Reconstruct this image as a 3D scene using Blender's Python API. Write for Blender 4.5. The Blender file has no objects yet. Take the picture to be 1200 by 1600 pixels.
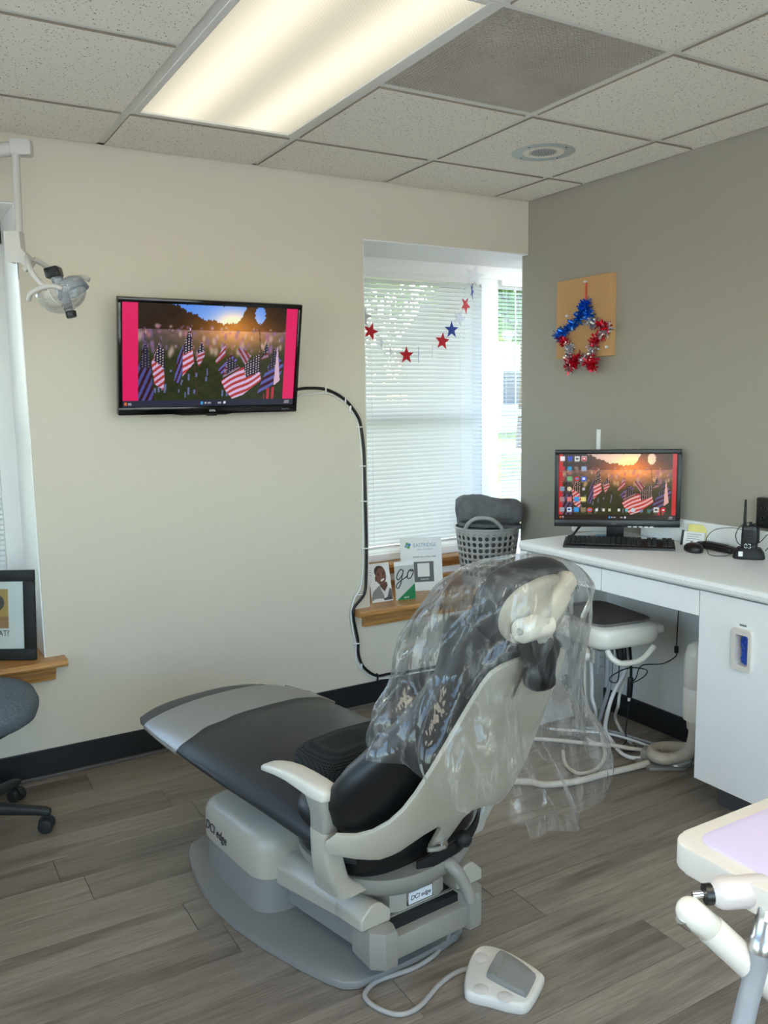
import bpy, bmesh, math, random
import numpy as np
from mathutils import Vector, Matrix, noise, geometry

random.seed(7)
SC = bpy.context.scene
COL = SC.collection
V = Vector

# ------------------------------------------------------------------ camera, light, exposure
def make_camera():
    yaw, pitch, roll, f = 0.5314, -0.1322, -0.0153, 1330.5
    fw = V((math.sin(yaw)*math.cos(pitch), math.cos(yaw)*math.cos(pitch), math.sin(pitch)))
    r0 = V((math.cos(yaw), -math.sin(yaw), 0)); u0 = r0.cross(fw)
    r = r0*math.cos(roll)+u0*math.sin(roll); u = -r0*math.sin(roll)+u0*math.cos(roll)
    cd = bpy.data.cameras.new('camera'); cam = bpy.data.objects.new('camera', cd); COL.objects.link(cam)
    cd.sensor_fit = 'VERTICAL'; cd.sensor_height = 36; cd.lens = f/1600*36; cd.clip_start = .02; cd.clip_end = 400
    m = Matrix((r, u, -fw)).transposed().to_4x4(); m.translation = V((-2.8508, -3.3944, 1.4402))
    cam.matrix_world = m
    SC.camera = cam
make_camera()

SC.view_settings.view_transform = 'Standard'
SC.view_settings.look = 'None'
SC.view_settings.gamma = 1
SC.view_settings.use_curve_mapping = False
SC.view_settings.exposure = 0.12
SUN_EL, SUN_AZ = math.radians(34), math.radians(32)     # azimuth from +Y towards +X
def make_world():
    w = bpy.data.worlds.new('sky'); SC.world = w; w.use_nodes = True
    nt = w.node_tree; nt.nodes.clear()
    sky = nt.nodes.new('ShaderNodeTexSky'); sky.sky_type = 'NISHITA'; sky.sun_disc = False
    sky.sun_elevation = SUN_EL; sky.sun_rotation = SUN_AZ; sky.air_density = 1.0; sky.dust_density = 1.5
    bg = nt.nodes.new('ShaderNodeBackground'); bg.inputs[1].default_value = 1.45
    out = nt.nodes.new('ShaderNodeOutputWorld')
    nt.links.new(sky.outputs[0], bg.inputs[0]); nt.links.new(bg.outputs[0], out.inputs[0])
make_world()
def make_sun():
    l = bpy.data.lights.new('sun', 'SUN'); l.energy = 15; l.angle = math.radians(.6); l.color = (1, .93, .82)
    o = bpy.data.objects.new('sun', l); COL.objects.link(o)
    d = V((math.sin(SUN_AZ)*math.cos(SUN_EL), math.cos(SUN_AZ)*math.cos(SUN_EL), math.sin(SUN_EL)))
    o.rotation_euler = d.to_track_quat('Z', 'Y').to_euler(); o.location = d*30
make_sun()
PANEL_EMIT = (1.0, 8.5)   # strength of the diffuser in view and of the fill panels added behind the camera
SCREEN_EMIT = 0.88

# ------------------------------------------------------------------ materials
def lin(c):
    return tuple((x/12.92 if x <= .04045 else ((x+.055)/1.055)**2.4) for x in c)
def rgb(r, g, b): return lin((r/255, g/255, b/255))
class NT:
    def __init__(s, name):
        s.m = bpy.data.materials.new(name); s.m.use_nodes = True
        s.t = s.m.node_tree; s.t.nodes.clear(); s.out = s.n('OutputMaterial')
    def n(s, typ, **kw):
        n = s.t.nodes.new('ShaderNode'+typ)
        for k, v in kw.items(): setattr(n, k, v)
        return n
    def l(s, a, b): s.t.links.new(a, b)
    def val(s, sock, v):
        if hasattr(v, 'node'): s.l(v, sock)
        else:
            if isinstance(v, tuple) and len(v) == 3 and sock.type == 'RGBA': v = (*v, 1)
            sock.default_value = v
    def math(s, op, a, b=0.0, c=None):
        n = s.n('Math', operation=op); s.val(n.inputs[0], a); s.val(n.inputs[1], b)
        if c is not None: s.val(n.inputs[2], c)
        return n.outputs[0]
    def obj(s): return s.n('TexCoord').outputs['Object']
    def map(s, vec, scale=(1, 1, 1), loc=(0, 0, 0), rot=(0, 0, 0)):
        n = s.n('Mapping'); s.l(vec, n.inputs[0]); s.val(n.inputs['Location'], loc); n.inputs['Scale'].default_value = scale; n.inputs['Rotation'].default_value = rot
        return n.outputs[0]
    def noise(s, vec, scale, detail=3, rough=.55):
        n = s.n('TexNoise'); s.l(vec, n.inputs['Vector']); n.inputs['Scale'].default_value = scale
        n.inputs['Detail'].default_value = detail; n.inputs['Roughness'].default_value = rough
        return n.outputs[0]
    def ramp(s, fac, stops, interp='LINEAR'):
        n = s.n('ValToRGB'); s.l(fac, n.inputs[0]); e = n.color_ramp.elements; n.color_ramp.interpolation = interp
        while len(e) < len(stops): e.new(.5)
        for i, (p, c) in enumerate(stops):
            e[i].position = p; e[i].color = (*c, 1) if len(c) == 3 else c
        return n.outputs[0]
    def mix(s, fac, a, b, typ='MIX'):
        n = s.n('Mix', data_type='RGBA', blend_type=typ)
        s.val(n.inputs[0], fac); s.val(n.inputs[6], a); s.val(n.inputs[7], b); return n.outputs[2]
    def bump(s, h, strength=.3, dist=.002):
        n = s.n('Bump'); s.l(h, n.inputs['Height']); n.inputs['Strength'].default_value = strength; n.inputs['Distance'].default_value = dist
        return n.outputs[0]
    def bsdf(s, color, rough=.5, metal=0.0, normal=None, spec=.5, coat=0.0):
        n = s.n('BsdfPrincipled'); s.val(n.inputs['Base Color'], color); s.val(n.inputs['Roughness'], rough); s.val(n.inputs['Metallic'], metal)
        n.inputs['Specular IOR Level'].default_value = spec; n.inputs['Coat Weight'].default_value = coat
        if normal is not None: s.l(normal, n.inputs['Normal'])
        return n.outputs[0]
    def done(s, sh): s.l(sh, s.out.inputs[0]); return s.m
def plain(name, c, rough=.5, metal=0, spec=.5, bump=0, bscale=300, var=.0, vscale=8, coat=0):
    t = NT(name); o = t.obj(); col = c
    if var:
        nz = t.noise(o, vscale, 4)
        col = t.mix(nz, tuple(x*(1-var) for x in c), tuple(min(1, x*(1+var)) for x in c))
    else:
        nz = t.noise(o, 40, 2)
        col = t.mix(nz, tuple(x*.98 for x in c), tuple(min(1, x*1.02) for x in c))
    nm = t.bump(t.noise(o, bscale, 2), bump, .001) if bump else None
    return t.done(t.bsdf(col, rough, metal, nm, spec, coat))

M = {}
M['wall'] = plain('wall_paint', rgb(217, 209, 191), .55, bump=.12, bscale=180, spec=.35)
M['accent'] = plain('accent_wall_paint', rgb(163, 157, 144), .5, bump=.12, bscale=180, spec=.35)
M['white_paint'] = plain('white_trim_paint', rgb(245, 245, 243), .4)
M['black_base'] = plain('black_vinyl_baseboard', rgb(20, 22, 24), .45)
M['shoe'] = plain('grey_shoe_moulding', rgb(92, 86, 80), .5)
M['tee'] = plain('ceiling_tee_metal', rgb(226, 224, 216), .5)
M['laminate'] = plain('white_laminate', rgb(244, 244, 242), .32)
M['desk_in'] = plain('desk_inner_panel', rgb(214, 211, 203), .5)
M['toe'] = plain('toe_kick_grey', rgb(84, 84, 84), .5)
M['cream'] = plain('cream_plastic', rgb(222, 214, 204), .35)
M['cream_gloss'] = plain('gloss_cream_plastic', rgb(228, 222, 208), .2)
M['chair_plastic'] = plain('chair_shell_plastic', rgb(182, 175, 157), .3, bump=.04, bscale=500)
M['chair_grey'] = plain('chair_base_grey', rgb(140, 138, 131), .42)
M['headrest_plastic'] = plain('headrest_plastic', rgb(158, 152, 137), .35)
M['headrest_arm_plastic'] = plain('headrest_arm_plastic', rgb(176, 169, 152), .35)
M['arm_plastic'] = plain('arm_pad_plastic', rgb(206, 199, 183), .38)
M['chair_dark'] = plain('chair_mid_grey', rgb(148, 144, 132), .4)
M['vinyl_black'] = plain('black_vinyl', rgb(11, 12, 13), .45, bump=.1, bscale=400)
M['vinyl_grey'] = plain('charcoal_vinyl', rgb(38, 41, 43), .42, bump=.08, bscale=400)
M['black'] = plain('black_plastic', rgb(18, 19, 20), .38)
M['black_matte'] = plain('black_matte_plastic', rgb(24, 26, 27), .6)
M['black_gloss'] = plain('black_gloss_plastic', rgb(8, 8, 9), .12)
M['steel'] = plain('brushed_steel', rgb(190, 192, 196), .28, 1)
M['chrome'] = plain('chrome', rgb(220, 222, 225), .12, 1)
M['hose_grey'] = plain('grey_hose', rgb(150, 152, 156), .4)
M['tube_grey'] = plain('pale_tube', rgb(205, 202, 194), .4)
M['tube_cream'] = plain('cream_tube', rgb(206, 196, 178), .45)
M['tube_white'] = plain('white_tube', rgb(228, 226, 222), .4)
M['lamp'] = plain('lamp_warm_white', rgb(198, 195, 189), .35)
M['cord_grey'] = plain('warm_grey_cord', rgb(172, 168, 160), .45)
M['lilac'] = plain('lilac_mat', rgb(214, 200, 228), .5)
M['tray_metal'] = plain('tray_metal', rgb(150, 144, 152), .3, 1)
M['paper'] = plain('white_paper', rgb(238, 238, 236), .6)
M['yellow'] = plain('yellow_note_paper', rgb(238, 228, 140), .6)
M['cork_edge'] = plain('cork_board', rgb(198, 156, 106), .85, bump=.5, bscale=500, var=.22, vscale=260)
M['basket'] = plain('grey_basket_plastic', rgb(168, 168, 165), .45)
M['towel'] = plain('charcoal_terry', rgb(112, 113, 116), .95, bump=1, bscale=420, var=.3, vscale=30, spec=.1)
M['red_foil'] = plain('red_foil', rgb(220, 40, 66), .25, .7)
M['blue_foil'] = plain('blue_foil', rgb(40, 120, 225), .25, .7)
M['silver_foil'] = plain('silver_foil', rgb(225, 225, 228), .2, .9)
M['red_star'] = plain('red_glitter', rgb(196, 24, 40), .5, .2)
M['blue_star'] = plain('blue_glitter', rgb(40, 66, 150), .5, .2)
M['silver_star'] = plain('silver_glitter', rgb(190, 192, 196), .5, .4)
M['white_star'] = plain('white_star_card', rgb(232, 232, 236), .5)
M['red_ribbon'] = plain('red_ribbon', rgb(214, 80, 58), .5)
M['glove'] = plain('blue_nitrile', rgb(44, 82, 190), .45, bump=.6, bscale=60, var=.3, vscale=40)
M['print_dark'] = plain('dark_print', rgb(50, 50, 54), .5)
M['print_grey'] = plain('grey_print', rgb(120, 122, 120), .5)
M['print_teal'] = plain('teal_print', rgb(120, 160, 182), .5)
M['print_blue'] = plain('blue_print', rgb(40, 130, 190), .5)
M['print_green'] = plain('green_print', rgb(90, 160, 70), .5)
M['print_white'] = plain('white_print', rgb(240, 240, 240), .5)
M['speaker_white'] = plain('speaker_enamel', rgb(186, 194, 188), .3)
M['speaker_mesh'] = plain('speaker_mesh', rgb(168, 172, 168), .5)
M['outlet'] = plain('outlet_white', rgb(226, 224, 216), .4)
M['office_black'] = plain('office_base_plastic', rgb(36, 40, 42), .5)
M['blue_body'] = plain('blue_device_plastic', rgb(120, 165, 190), .4)

def m_oak():
    t = NT('oak_wood'); o = t.obj()
    v = t.map(o, (3, 40, 40))
    g = t.noise(v, 2.2, 6, .6)
    c = t.ramp(g, [(.28, rgb(150, 100, 50)), (.5, rgb(186, 134, 76)), (.75, rgb(204, 154, 94))])
    return t.done(t.bsdf(c, .3, 0, t.bump(g, .15, .001)))
M['oak'] = m_oak()
def m_plank():
    t = NT('vinyl_plank'); o = t.obj(); rnd = t.n('ObjectInfo').outputs['Random']
    cmb = t.n('CombineXYZ'); t.l(t.math('MULTIPLY', rnd, 37.0), cmb.inputs[0]); t.l(t.math('MULTIPLY', rnd, 91.0), cmb.inputs[1])
    va = t.n('VectorMath', operation='ADD'); t.l(o, va.inputs[0]); t.l(cmb.outputs[0], va.inputs[1]); p = va.outputs[0]
    fine = t.noise(t.map(p, (5, 110, 1)), 1.8, 6, .7)
    mid = t.noise(t.map(p, (1.3, 22, 1)), 1.7, 5, .65)
    big = t.noise(t.map(p, (.8, 7, 1)), 1.3, 3, .6)
    base = t.ramp(mid, [(.28, rgb(106, 93, 80)), (.48, rgb(148, 133, 117)), (.72, rgb(176, 162, 145))])
    c = t.mix(.5, base, t.ramp(fine, [(.3, rgb(108, 96, 85)), (.7, rgb(184, 171, 154))]))
    streak = t.ramp(big, [(.30, (.40, .38, .36)), (.47, (1, 1, 1))])
    c = t.mix(.85, c, streak, 'MULTIPLY')
    tone = t.math('MULTIPLY_ADD', rnd, .32, .66)
    hs = t.n('HueSaturation'); t.l(tone, hs.inputs['Value']); t.l(c, hs.inputs['Color'])
    rough = t.math('MULTIPLY_ADD', fine, .2, .3)
    return t.done(t.bsdf(hs.outputs[0], rough, 0, t.bump(fine, .25, .0006), .4))
M['plank'] = m_plank()
def m_tile():
    t = NT('acoustic_tile'); o = t.obj(); rnd = t.n('ObjectInfo').outputs['Random']
    cmb = t.n('CombineXYZ'); t.l(t.math('MULTIPLY', rnd, 53.0), cmb.inputs[0]); t.l(t.math('MULTIPLY', rnd, 17.0), cmb.inputs[1])
    va = t.n('VectorMath', operation='ADD'); t.l(o, va.inputs[0]); t.l(cmb.outputs[0], va.inputs[1]); p = va.outputs[0]
    warp = t.n('TexNoise'); t.l(p, warp.inputs[0]); warp.inputs['Scale'].default_value = 40
    vm = t.n('VectorMath', operation='MULTIPLY_ADD'); t.l(warp.outputs['Color'], vm.inputs[0]); vm.inputs[1].default_value = (.010, .010, 0); t.l(p, vm.inputs[2])
    vo = t.n('TexVoronoi'); t.l(vm.outputs[0], vo.inputs[0]); vo.inputs['Scale'].default_value = 130
    gate = t.math('GREATER_THAN', t.noise(p, 120, 1), .55)
    hole = t.math('MULTIPLY', t.math('LESS_THAN', vo.outputs[0], .26), gate)
    c = t.mix(hole, rgb(240, 234, 222), rgb(104, 96, 86))
    h = t.math('SUBTRACT', t.math('MULTIPLY', t.noise(p, 260, 3), .4), hole)
    return t.done(t.bsdf(c, .9, 0, t.bump(h, .5, .002), .1))
M['tile'] = m_tile()
M['tile_edge'] = plain('raw_tile_edge', rgb(150, 138, 120), .9)
def m_grille():
    t = NT('return_grille_lattice')
    return t.done(t.bsdf(t.mix(t.noise(t.obj(), 5, 4), rgb(172, 164, 150), rgb(206, 198, 184)), .6))
M['grille'] = m_grille()
def m_panel(strength, centres, name):
    t = NT(name); o = t.obj(); s = t.n('SeparateXYZ'); t.l(o, s.inputs[0])
    tube = None
    for xc in centres:
        d = t.math('SUBTRACT', s.outputs[0], xc); g = t.math('POWER', 2.718, t.math('MULTIPLY', t.math('MULTIPLY', d, d), -110.0))
        tube = g if tube is None else t.math('ADD', tube, g)
    st = t.math('MULTIPLY', t.math('MULTIPLY_ADD', tube, .55, .55), strength)
    vo = t.n('TexVoronoi'); t.l(t.map(o, (1, 1, 0), rot=(0, 0, .785)), vo.inputs[0]); vo.inputs['Scale'].default_value = 110; vo.inputs['Randomness'].default_value = 0
    st = t.math('MULTIPLY', st, t.math('MULTIPLY_ADD', vo.outputs[0], -.25, 1.1))
    e = t.n('Emission'); t.val(e.inputs[0], (1.0, .93, .72)); t.l(st, e.inputs[1])
    return t.done(e.outputs[0])
M['panel'] = m_panel(PANEL_EMIT[0], (-1.90, -1.615), 'prismatic_diffuser'); M['fill_panel'] = m_panel(PANEL_EMIT[1], (-1.90, -1.615, -3.12, -2.83), 'added_fill_diffuser')  # the stronger diffuser serves the fill panels added out of view
def m_slat():
    t = NT('vinyl_slat'); d = t.n('BsdfDiffuse'); t.val(d.inputs[0], rgb(222, 225, 227))
    tr = t.n('BsdfTranslucent'); t.val(tr.inputs[0], rgb(226, 230, 234)); g = t.n('BsdfGlossy'); g.inputs['Roughness'].default_value = .35
    a = t.n('MixShader'); a.inputs[0].default_value = .17; t.l(d.outputs[0], a.inputs[1]); t.l(tr.outputs[0], a.inputs[2])
    b = t.n('MixShader'); b.inputs[0].default_value = .05; t.l(a.outputs[0], b.inputs[1]); t.l(g.outputs[0], b.inputs[2])
    return t.done(b.outputs[0])
M['slat'] = m_slat()
def m_clear(name, tint=(1, 1, 1), gl=.9, rough=.03, haze=0.0, bump=0, bscale=30, hazec=(1, 1, 1), floor=0.0, crease_glint=0.0):
    t = NT(name); tr = t.n('BsdfTransparent'); t.val(tr.inputs[0], tint)
    g = t.n('BsdfGlossy'); g.inputs['Roughness'].default_value = rough
    fr = t.n('Fresnel'); fr.inputs[0].default_value = 1.45
    if bump:
        o = t.obj(); h = t.math('ADD', t.noise(t.map(o, (1, 1, .35)), bscale, 4, .6), t.math('MULTIPLY', t.noise(o, bscale*4, 2), .08))
        nm = t.bump(h, bump, .02); t.l(nm, g.inputs['Normal']); t.l(nm, fr.inputs['Normal'])
    a = t.n('MixShader'); t.l(t.math('MAXIMUM', t.math('MULTIPLY', fr.outputs[0], gl), floor), a.inputs[0]); t.l(tr.outputs[0], a.inputs[1]); t.l(g.outputs[0], a.inputs[2])
    res = a.outputs[0]
    if haze:
        d = t.n('BsdfTranslucent'); t.val(d.inputs[0], hazec); d2 = t.n('BsdfDiffuse'); t.val(d2.inputs[0], hazec)
        q = t.n('MixShader'); q.inputs[0].default_value = .5; t.l(d.outputs[0], q.inputs[1]); t.l(d2.outputs[0], q.inputs[2])
        b = t.n('MixShader'); b.inputs[0].default_value = haze
        if crease_glint:
            o2 = t.obj(); w1 = t.noise(t.map(o2, (9, 9, 2.2), rot=(.2, .1, 0)), 1.6, 5, .6)
            rid = t.math('POWER', t.math('SUBTRACT', 1.0, t.math('MULTIPLY', t.math('ABSOLUTE', t.math('SUBTRACT', w1, .5)), 9.0)), 6.0)
            t.l(t.math('MULTIPLY_ADD', t.math('MAXIMUM', rid, 0.0), crease_glint, haze), b.inputs[0])  # painted streaks of haze stand in for light caught along the wrinkles
        t.l(res, b.inputs[1]); t.l(q.outputs[0], b.inputs[2]); res = b.outputs[0]
    return t.done(res)
M['glass'] = m_clear('window_glass', (.97, .99, .98))
M['film'] = m_clear('clear_plastic_film', (.985, .988, .988), .6, .06, .045, .7, 9, floor=.038, crease_glint=.16)
M['sleeve'] = m_clear('clear_toe_sleeve', (.93, .93, .92), .4, .4, .36, .3, 14, (.74, .73, .69), .03)
M['shield'] = m_clear('lamp_shield', (.97, .98, .985), .5, .05, .10, floor=.04)
M['reflector'] = m_clear('dichroic_reflector', (.86, .91, .97), 1.0, .1, .22, hazec=(.74, .82, .95))
def m_vcol(name, emit=0.0, rough=.5):
    t = NT(name); a = t.n('VertexColor', layer_name='Col')
    if emit:
        e = t.n('Emission'); t.l(a.outputs[0], e.inputs[0]); e.inputs[1].default_value = emit
        g = t.n('BsdfGlossy'); g.inputs['Roughness'].default_value = .15; ad = t.n('MixShader'); ad.inputs[0].default_value = .03
        t.l(e.outputs[0], ad.inputs[1]); t.l(g.outputs[0], ad.inputs[2]); return t.done(ad.outputs[0])
    return t.done(t.bsdf(a.outputs[0], rough))
M['screen'] = m_vcol('lit_screen', SCREEN_EMIT)
M['print'] = m_vcol('printed_card')
def m_fabric(name, a, b, scale, rough=.95):
    t = NT(name); o = t.obj(); w = t.n('TexVoronoi'); t.l(o, w.inputs[0]); w.inputs['Scale'].default_value = scale
    c = t.mix(t.math('MULTIPLY_ADD', t.noise(o, scale*.6, 3, .7), 2.0, -.5), a, b)
    return t.done(t.bsdf(c, rough, 0, t.bump(w.outputs[0], .6, .002), .15))
M['tweed'] = m_fabric('grey_tweed', rgb(62, 70, 76), rgb(128, 138, 144), 420)
def m_mesh():
    t = NT('black_spacer_mesh'); o = t.obj(); v = t.n('TexVoronoi'); t.l(o, v.inputs[0]); v.inputs['Scale'].default_value = 190; v.inputs['Randomness'].default_value = 0
    c = t.ramp(v.outputs[0], [(.3, rgb(8, 9, 9)), (.6, rgb(52, 54, 54))])
    return t.done(t.bsdf(c, .8, 0, t.bump(v.outputs[0], .8, .003), .2))
M['mesh'] = m_mesh()
def m_counter():
    t = NT('speckled_white_laminate'); o = t.obj()
    c = t.mix(t.ramp(t.noise(o, 260, 2), [(.35, (0, 0, 0)), (.65, (1, 1, 1))]), rgb(238, 237, 234), rgb(250, 250, 248))
    return t.done(t.bsdf(c, .25))
M['counter'] = m_counter()
def m_grass():
    t = NT('lawn'); o = t.obj()
    c = t.mix(t.noise(o, 1.5, 6, .7), rgb(104, 126, 62), rgb(160, 176, 96))
    return t.done(t.bsdf(c, .9, 0, t.bump(t.noise(o, 30, 4), 1, .1), .1))
M['grass'] = m_grass()
def m_leaf():
    t = NT('leaf'); r = t.n('ObjectInfo').outputs['Random']; c = t.mix(t.noise(t.obj(), 2.2, 3), rgb(50, 92, 40), rgb(136, 170, 84))
    d = t.n('BsdfDiffuse'); t.l(c, d.inputs[0]); tr = t.n('BsdfTranslucent'); t.l(c, tr.inputs[0])
    a = t.n('MixShader'); a.inputs[0].default_value = .4; t.l(d.outputs[0], a.inputs[1]); t.l(tr.outputs[0], a.inputs[2]); return t.done(a.outputs[0])
M['leaf'] = m_leaf()
M['bark'] = plain('bark', rgb(84, 70, 56), .9, bump=1, bscale=20)
M['siding'] = plain('white_siding', rgb(228, 230, 230), .6)
M['roof'] = plain('grey_roof', rgb(96, 98, 104), .8)
M['dark_glass'] = plain('dark_window', rgb(60, 84, 110), .1)
M['path'] = plain('concrete_path', rgb(190, 190, 188), .8)
M['bounce_paving'] = plain('pale_bounce_concrete', rgb(226, 222, 214), .8)

# ------------------------------------------------------------------ object helpers
def link(name, data, mat=None, parent=None, **props):
    o = bpy.data.objects.new(name, data); COL.objects.link(o)
    if mat is not None:
        for m in (mat if isinstance(mat, (list, tuple)) else [mat]): data.materials.append(M[m] if isinstance(m, str) else m)
    if parent is not None:
        o.parent = parent
        if parent.type == 'EMPTY': o.matrix_parent_inverse = Matrix.Translation(parent.location).inverted()
    for k, v in props.items(): o[k] = v
    return o
def part(name, bm, mat, parent=None, smooth=None, **props):
    bmesh.ops.recalc_face_normals(bm, faces=bm.faces)
    me = bpy.data.meshes.new(name); bm.to_mesh(me); bm.free()
    if smooth is not None: shade(me, smooth)
    return link(name, me, mat, parent, **props)
def shade(me, deg):
    me.polygons.foreach_set('use_smooth', [True]*len(me.polygons))
    if deg < 180: me.set_sharp_from_angle(angle=math.radians(deg))
def thing(name, label, cat, loc=(0, 0, 0), group=None):
    o = bpy.data.objects.new(name, None); COL.objects.link(o); o.location = loc; o.empty_display_size = .05
    o['label'] = label; o['category'] = cat
    if group: o['group'] = group
    return o
def tag(o, label, cat, group=None):
    o['label'] = label; o['category'] = cat
    if group: o['group'] = group
    return o
def struct(name, bm, mat, parent=None, smooth=None):
    o = part(name, bm, mat, parent, smooth)
    if parent is None: o['kind'] = 'structure'
    return o
def BM(): return bmesh.new()
I3 = Matrix.Identity(3)
def box(bm, lo, hi, bev=0, seg=2, M3=None, at=None):
    """axis box lo..hi (local), optional 3x3 frame and origin"""
    vs = []
    for z in (lo[2], hi[2]):
        for x, y in ((lo[0], lo[1]), (hi[0], lo[1]), (hi[0], hi[1]), (lo[0], hi[1])): vs.append(bm.verts.new((x, y, z)))
    f = [(3, 2, 1, 0), (4, 5, 6, 7), (0, 1, 5, 4), (1, 2, 6, 5), (2, 3, 7, 6), (3, 0, 4, 7)]
    fs = [bm.faces.new([vs[i] for i in q]) for q in f]
    out = vs
    if bev:
        es = list({e for q in fs for e in q.edges})
        r = bmesh.ops.bevel(bm, geom=es, offset=bev, segments=seg, profile=.5, affect='EDGES')
        out = list({v for q in r['faces'] for v in q.verts} | {v for v in vs if v.is_valid})
    if M3 is not None or at is not None:
        R = M3 or I3; a = V(at or (0, 0, 0))
        for v in out: v.co = R @ v.co + a
    return bm
def frame(r, u):
    """3x3 with columns right, up, normal"""
    r = V(r).normalized(); n = r.cross(V(u)).normalized(); u = n.cross(r)
    return Matrix((r, u, n)).transposed()
def ringloft(bm, rings, caps=True, closed=True):
    rv = [[bm.verts.new(p) for p in r] for r in rings]; n = len(rv[0])
    for a, b in zip(rv, rv[1:]):
        for i in range(n if closed else n-1):
            j = (i+1) % n; bm.faces.new((a[i], a[j], b[j], b[i]))
    if caps and closed: bm.faces.new(rv[0][::-1]); bm.faces.new(rv[-1])
    return rv
def sring(c, a, b, ha, hb, n=2.0, seg=32):
    """superellipse ring round c in the axes a, b"""
    out = []; c = V(c); a = V(a); b = V(b)
    for i in range(seg):
        th = 2*math.pi*(i+.5)/seg; x, y = math.cos(th), math.sin(th)
        out.append(c + a*(ha*math.copysign(abs(x)**(2/n), x)) + b*(hb*math.copysign(abs(y)**(2/n), y)))
    return out
def crom(pts, sub=6, closed=False):
    P = [V(p) for p in pts]; n = len(P); out = []
    if n < 3: return P
    for i in range(n if closed else n-1):
        g = (lambda k: P[k % n]) if closed else (lambda k: P[min(max(k, 0), n-1)])
        p0, p1, p2, p3 = g(i-1), g(i), g(i+1), g(i+2)
        for k in range(sub):
            t = k/sub
            out.append(.5*((2*p1)+(p2-p0)*t+(2*p0-5*p1+4*p2-p3)*t*t+(3*p1-p0-3*p2+p3)*t**3))
    if not closed: out.append(P[-1])
    return out
def tube(bm, pts, r, seg=8, sub=6, closed=False, smooth=True):
    P = crom(pts, sub, closed) if smooth else [V(p) for p in pts]
    n = len(P); rs = r if callable(r) else (lambda u: r)
    T = [((P[(i+1) % n] if closed or i < n-1 else P[i]) - (P[i-1] if closed or i > 0 else P[i])).normalized() for i in range(n)]
    ref = V((0, 0, 1)) if abs(T[0].z) < .9 else V((1, 0, 0)); N = T[0].cross(ref).normalized(); rings = []
    for i in range(n):
        N = (N - T[i]*N.dot(T[i])).normalized(); B = T[i].cross(N); R = rs(i/(n-1))
        rings.append([P[i]+N*(R*math.cos(2*math.pi*k/seg))+B*(R*math.sin(2*math.pi*k/seg)) for k in range(seg)])
    if closed: rings.append(rings[0]); ringloft(bm, rings, False)
    else: ringloft(bm, rings)
    if closed: bmesh.ops.remove_doubles(bm, verts=bm.verts, dist=1e-6)
    return bm
def cyl(bm, a, b, ra, rb=None, seg=24, bev=0):
    a = V(a); b = V(b); rb = ra if rb is None else rb; d = (b-a); L = d.length; d.normalize()
    ref = V((0, 0, 1)) if abs(d.z) < .9 else V((1, 0, 0)); x = d.cross(ref).normalized(); y = d.cross(x)
    if bev: rs = [(0, ra-bev), (bev*.3, ra-bev*.3), (bev, ra), (L-bev, rb), (L-bev*.3, rb-bev*.3), (L, rb-bev)]
    else: rs = [(0, ra), (L, rb)]
    ringloft(bm, [sring(a+d*h, x, y, r, r, 2, seg) for h, r in rs]); return bm
def lathe(bm, c, prof, axis=(0, 0, 1), seg=32, caps=True):
    d = V(axis).normalized(); ref = V((1, 0, 0)) if abs(d.x) < .9 else V((0, 1, 0)); x = d.cross(ref).normalized(); y = d.cross(x); c = V(c)
    ringloft(bm, [sring(c+d*h, x, y, max(r, 1e-4), max(r, 1e-4), 2, seg) for r, h in prof], caps); return bm
def prism(bm, outline, z0, z1, bev=0, M3=None, at=None, seg=2):
    lo = [bm.verts.new((x, y, z0)) for x, y in outline]; hi = [bm.verts.new((x, y, z1)) for x, y in outline]; n = len(lo)
    fs = [bm.faces.new(lo[::-1]), bm.faces.new(hi)]
    for i in range(n): fs.append(bm.faces.new((lo[i], lo[(i+1) % n], hi[(i+1) % n], hi[i])))
    out = lo+hi
    if bev:
        es = [e for f in fs[:2] for e in f.edges]
        r = bmesh.ops.bevel(bm, geom=es, offset=bev, segments=seg, profile=.5, affect='EDGES')
        out = list({v for f in r['faces'] for v in f.verts} | {v for v in out if v.is_valid})
    if M3 is not None or at is not None:
        R = M3 or I3; a = V(at or (0, 0, 0))
        for v in out: v.co = R @ v.co + a
    return bm
def sheet(bm, outline, fmap, step):
    """triangulated plate: 2D outline filled with interior points, each point sent through fmap"""
    P = [V(p) for p in outline]; n0 = len(P); xs = [p.x for p in P]; ys = [p.y for p in P]
    dense = []
    for i in range(n0):
        a, b = P[i], P[(i+1) % n0]; k = max(1, int((b-a).length/step))
        dense += [a.lerp(b, j/k) for j in range(k)]
    n = len(dense); pts = list(dense)
    y = min(ys)+step/2
    def inside(x, y):
        c = False
        for i in range(n):
            a, b = dense[i], dense[(i+1) % n]
            if (a.y > y) != (b.y > y) and x < (b.x-a.x)*(y-a.y)/(b.y-a.y)+a.x: c = not c
        return c
    while y < max(ys):
        x = min(xs)+step/2
        while x < max(xs):
            if inside(x, y) and min((V((x, y))-q).length for q in dense) > step*.45: pts.append(V((x, y)))
            x += step
        y += step
    vo, eo, fo, *_ = geometry.delaunay_2d_cdt([V((p[0], p[1])) for p in pts], [], [list(range(n))], 1, 1e-5)
    vs = [bm.verts.new(fmap(v.x, v.y)) for v in vo]
    for f in fo: bm.faces.new([vs[i] for i in f])
    return bm
def solid(o, th, off=-1, bev=0):
    m = o.modifiers.new('solid', 'SOLIDIFY'); m.thickness = th; m.offset = off
    if bev:
        b = o.modifiers.new('bevel', 'BEVEL'); b.width = bev; b.segments = 2; b.limit_method = 'ANGLE'
    return o
def subsurf(o, n=1):
    m = o.modifiers.new('sub', 'SUBSURF'); m.levels = n; m.render_levels = n; return o
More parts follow.
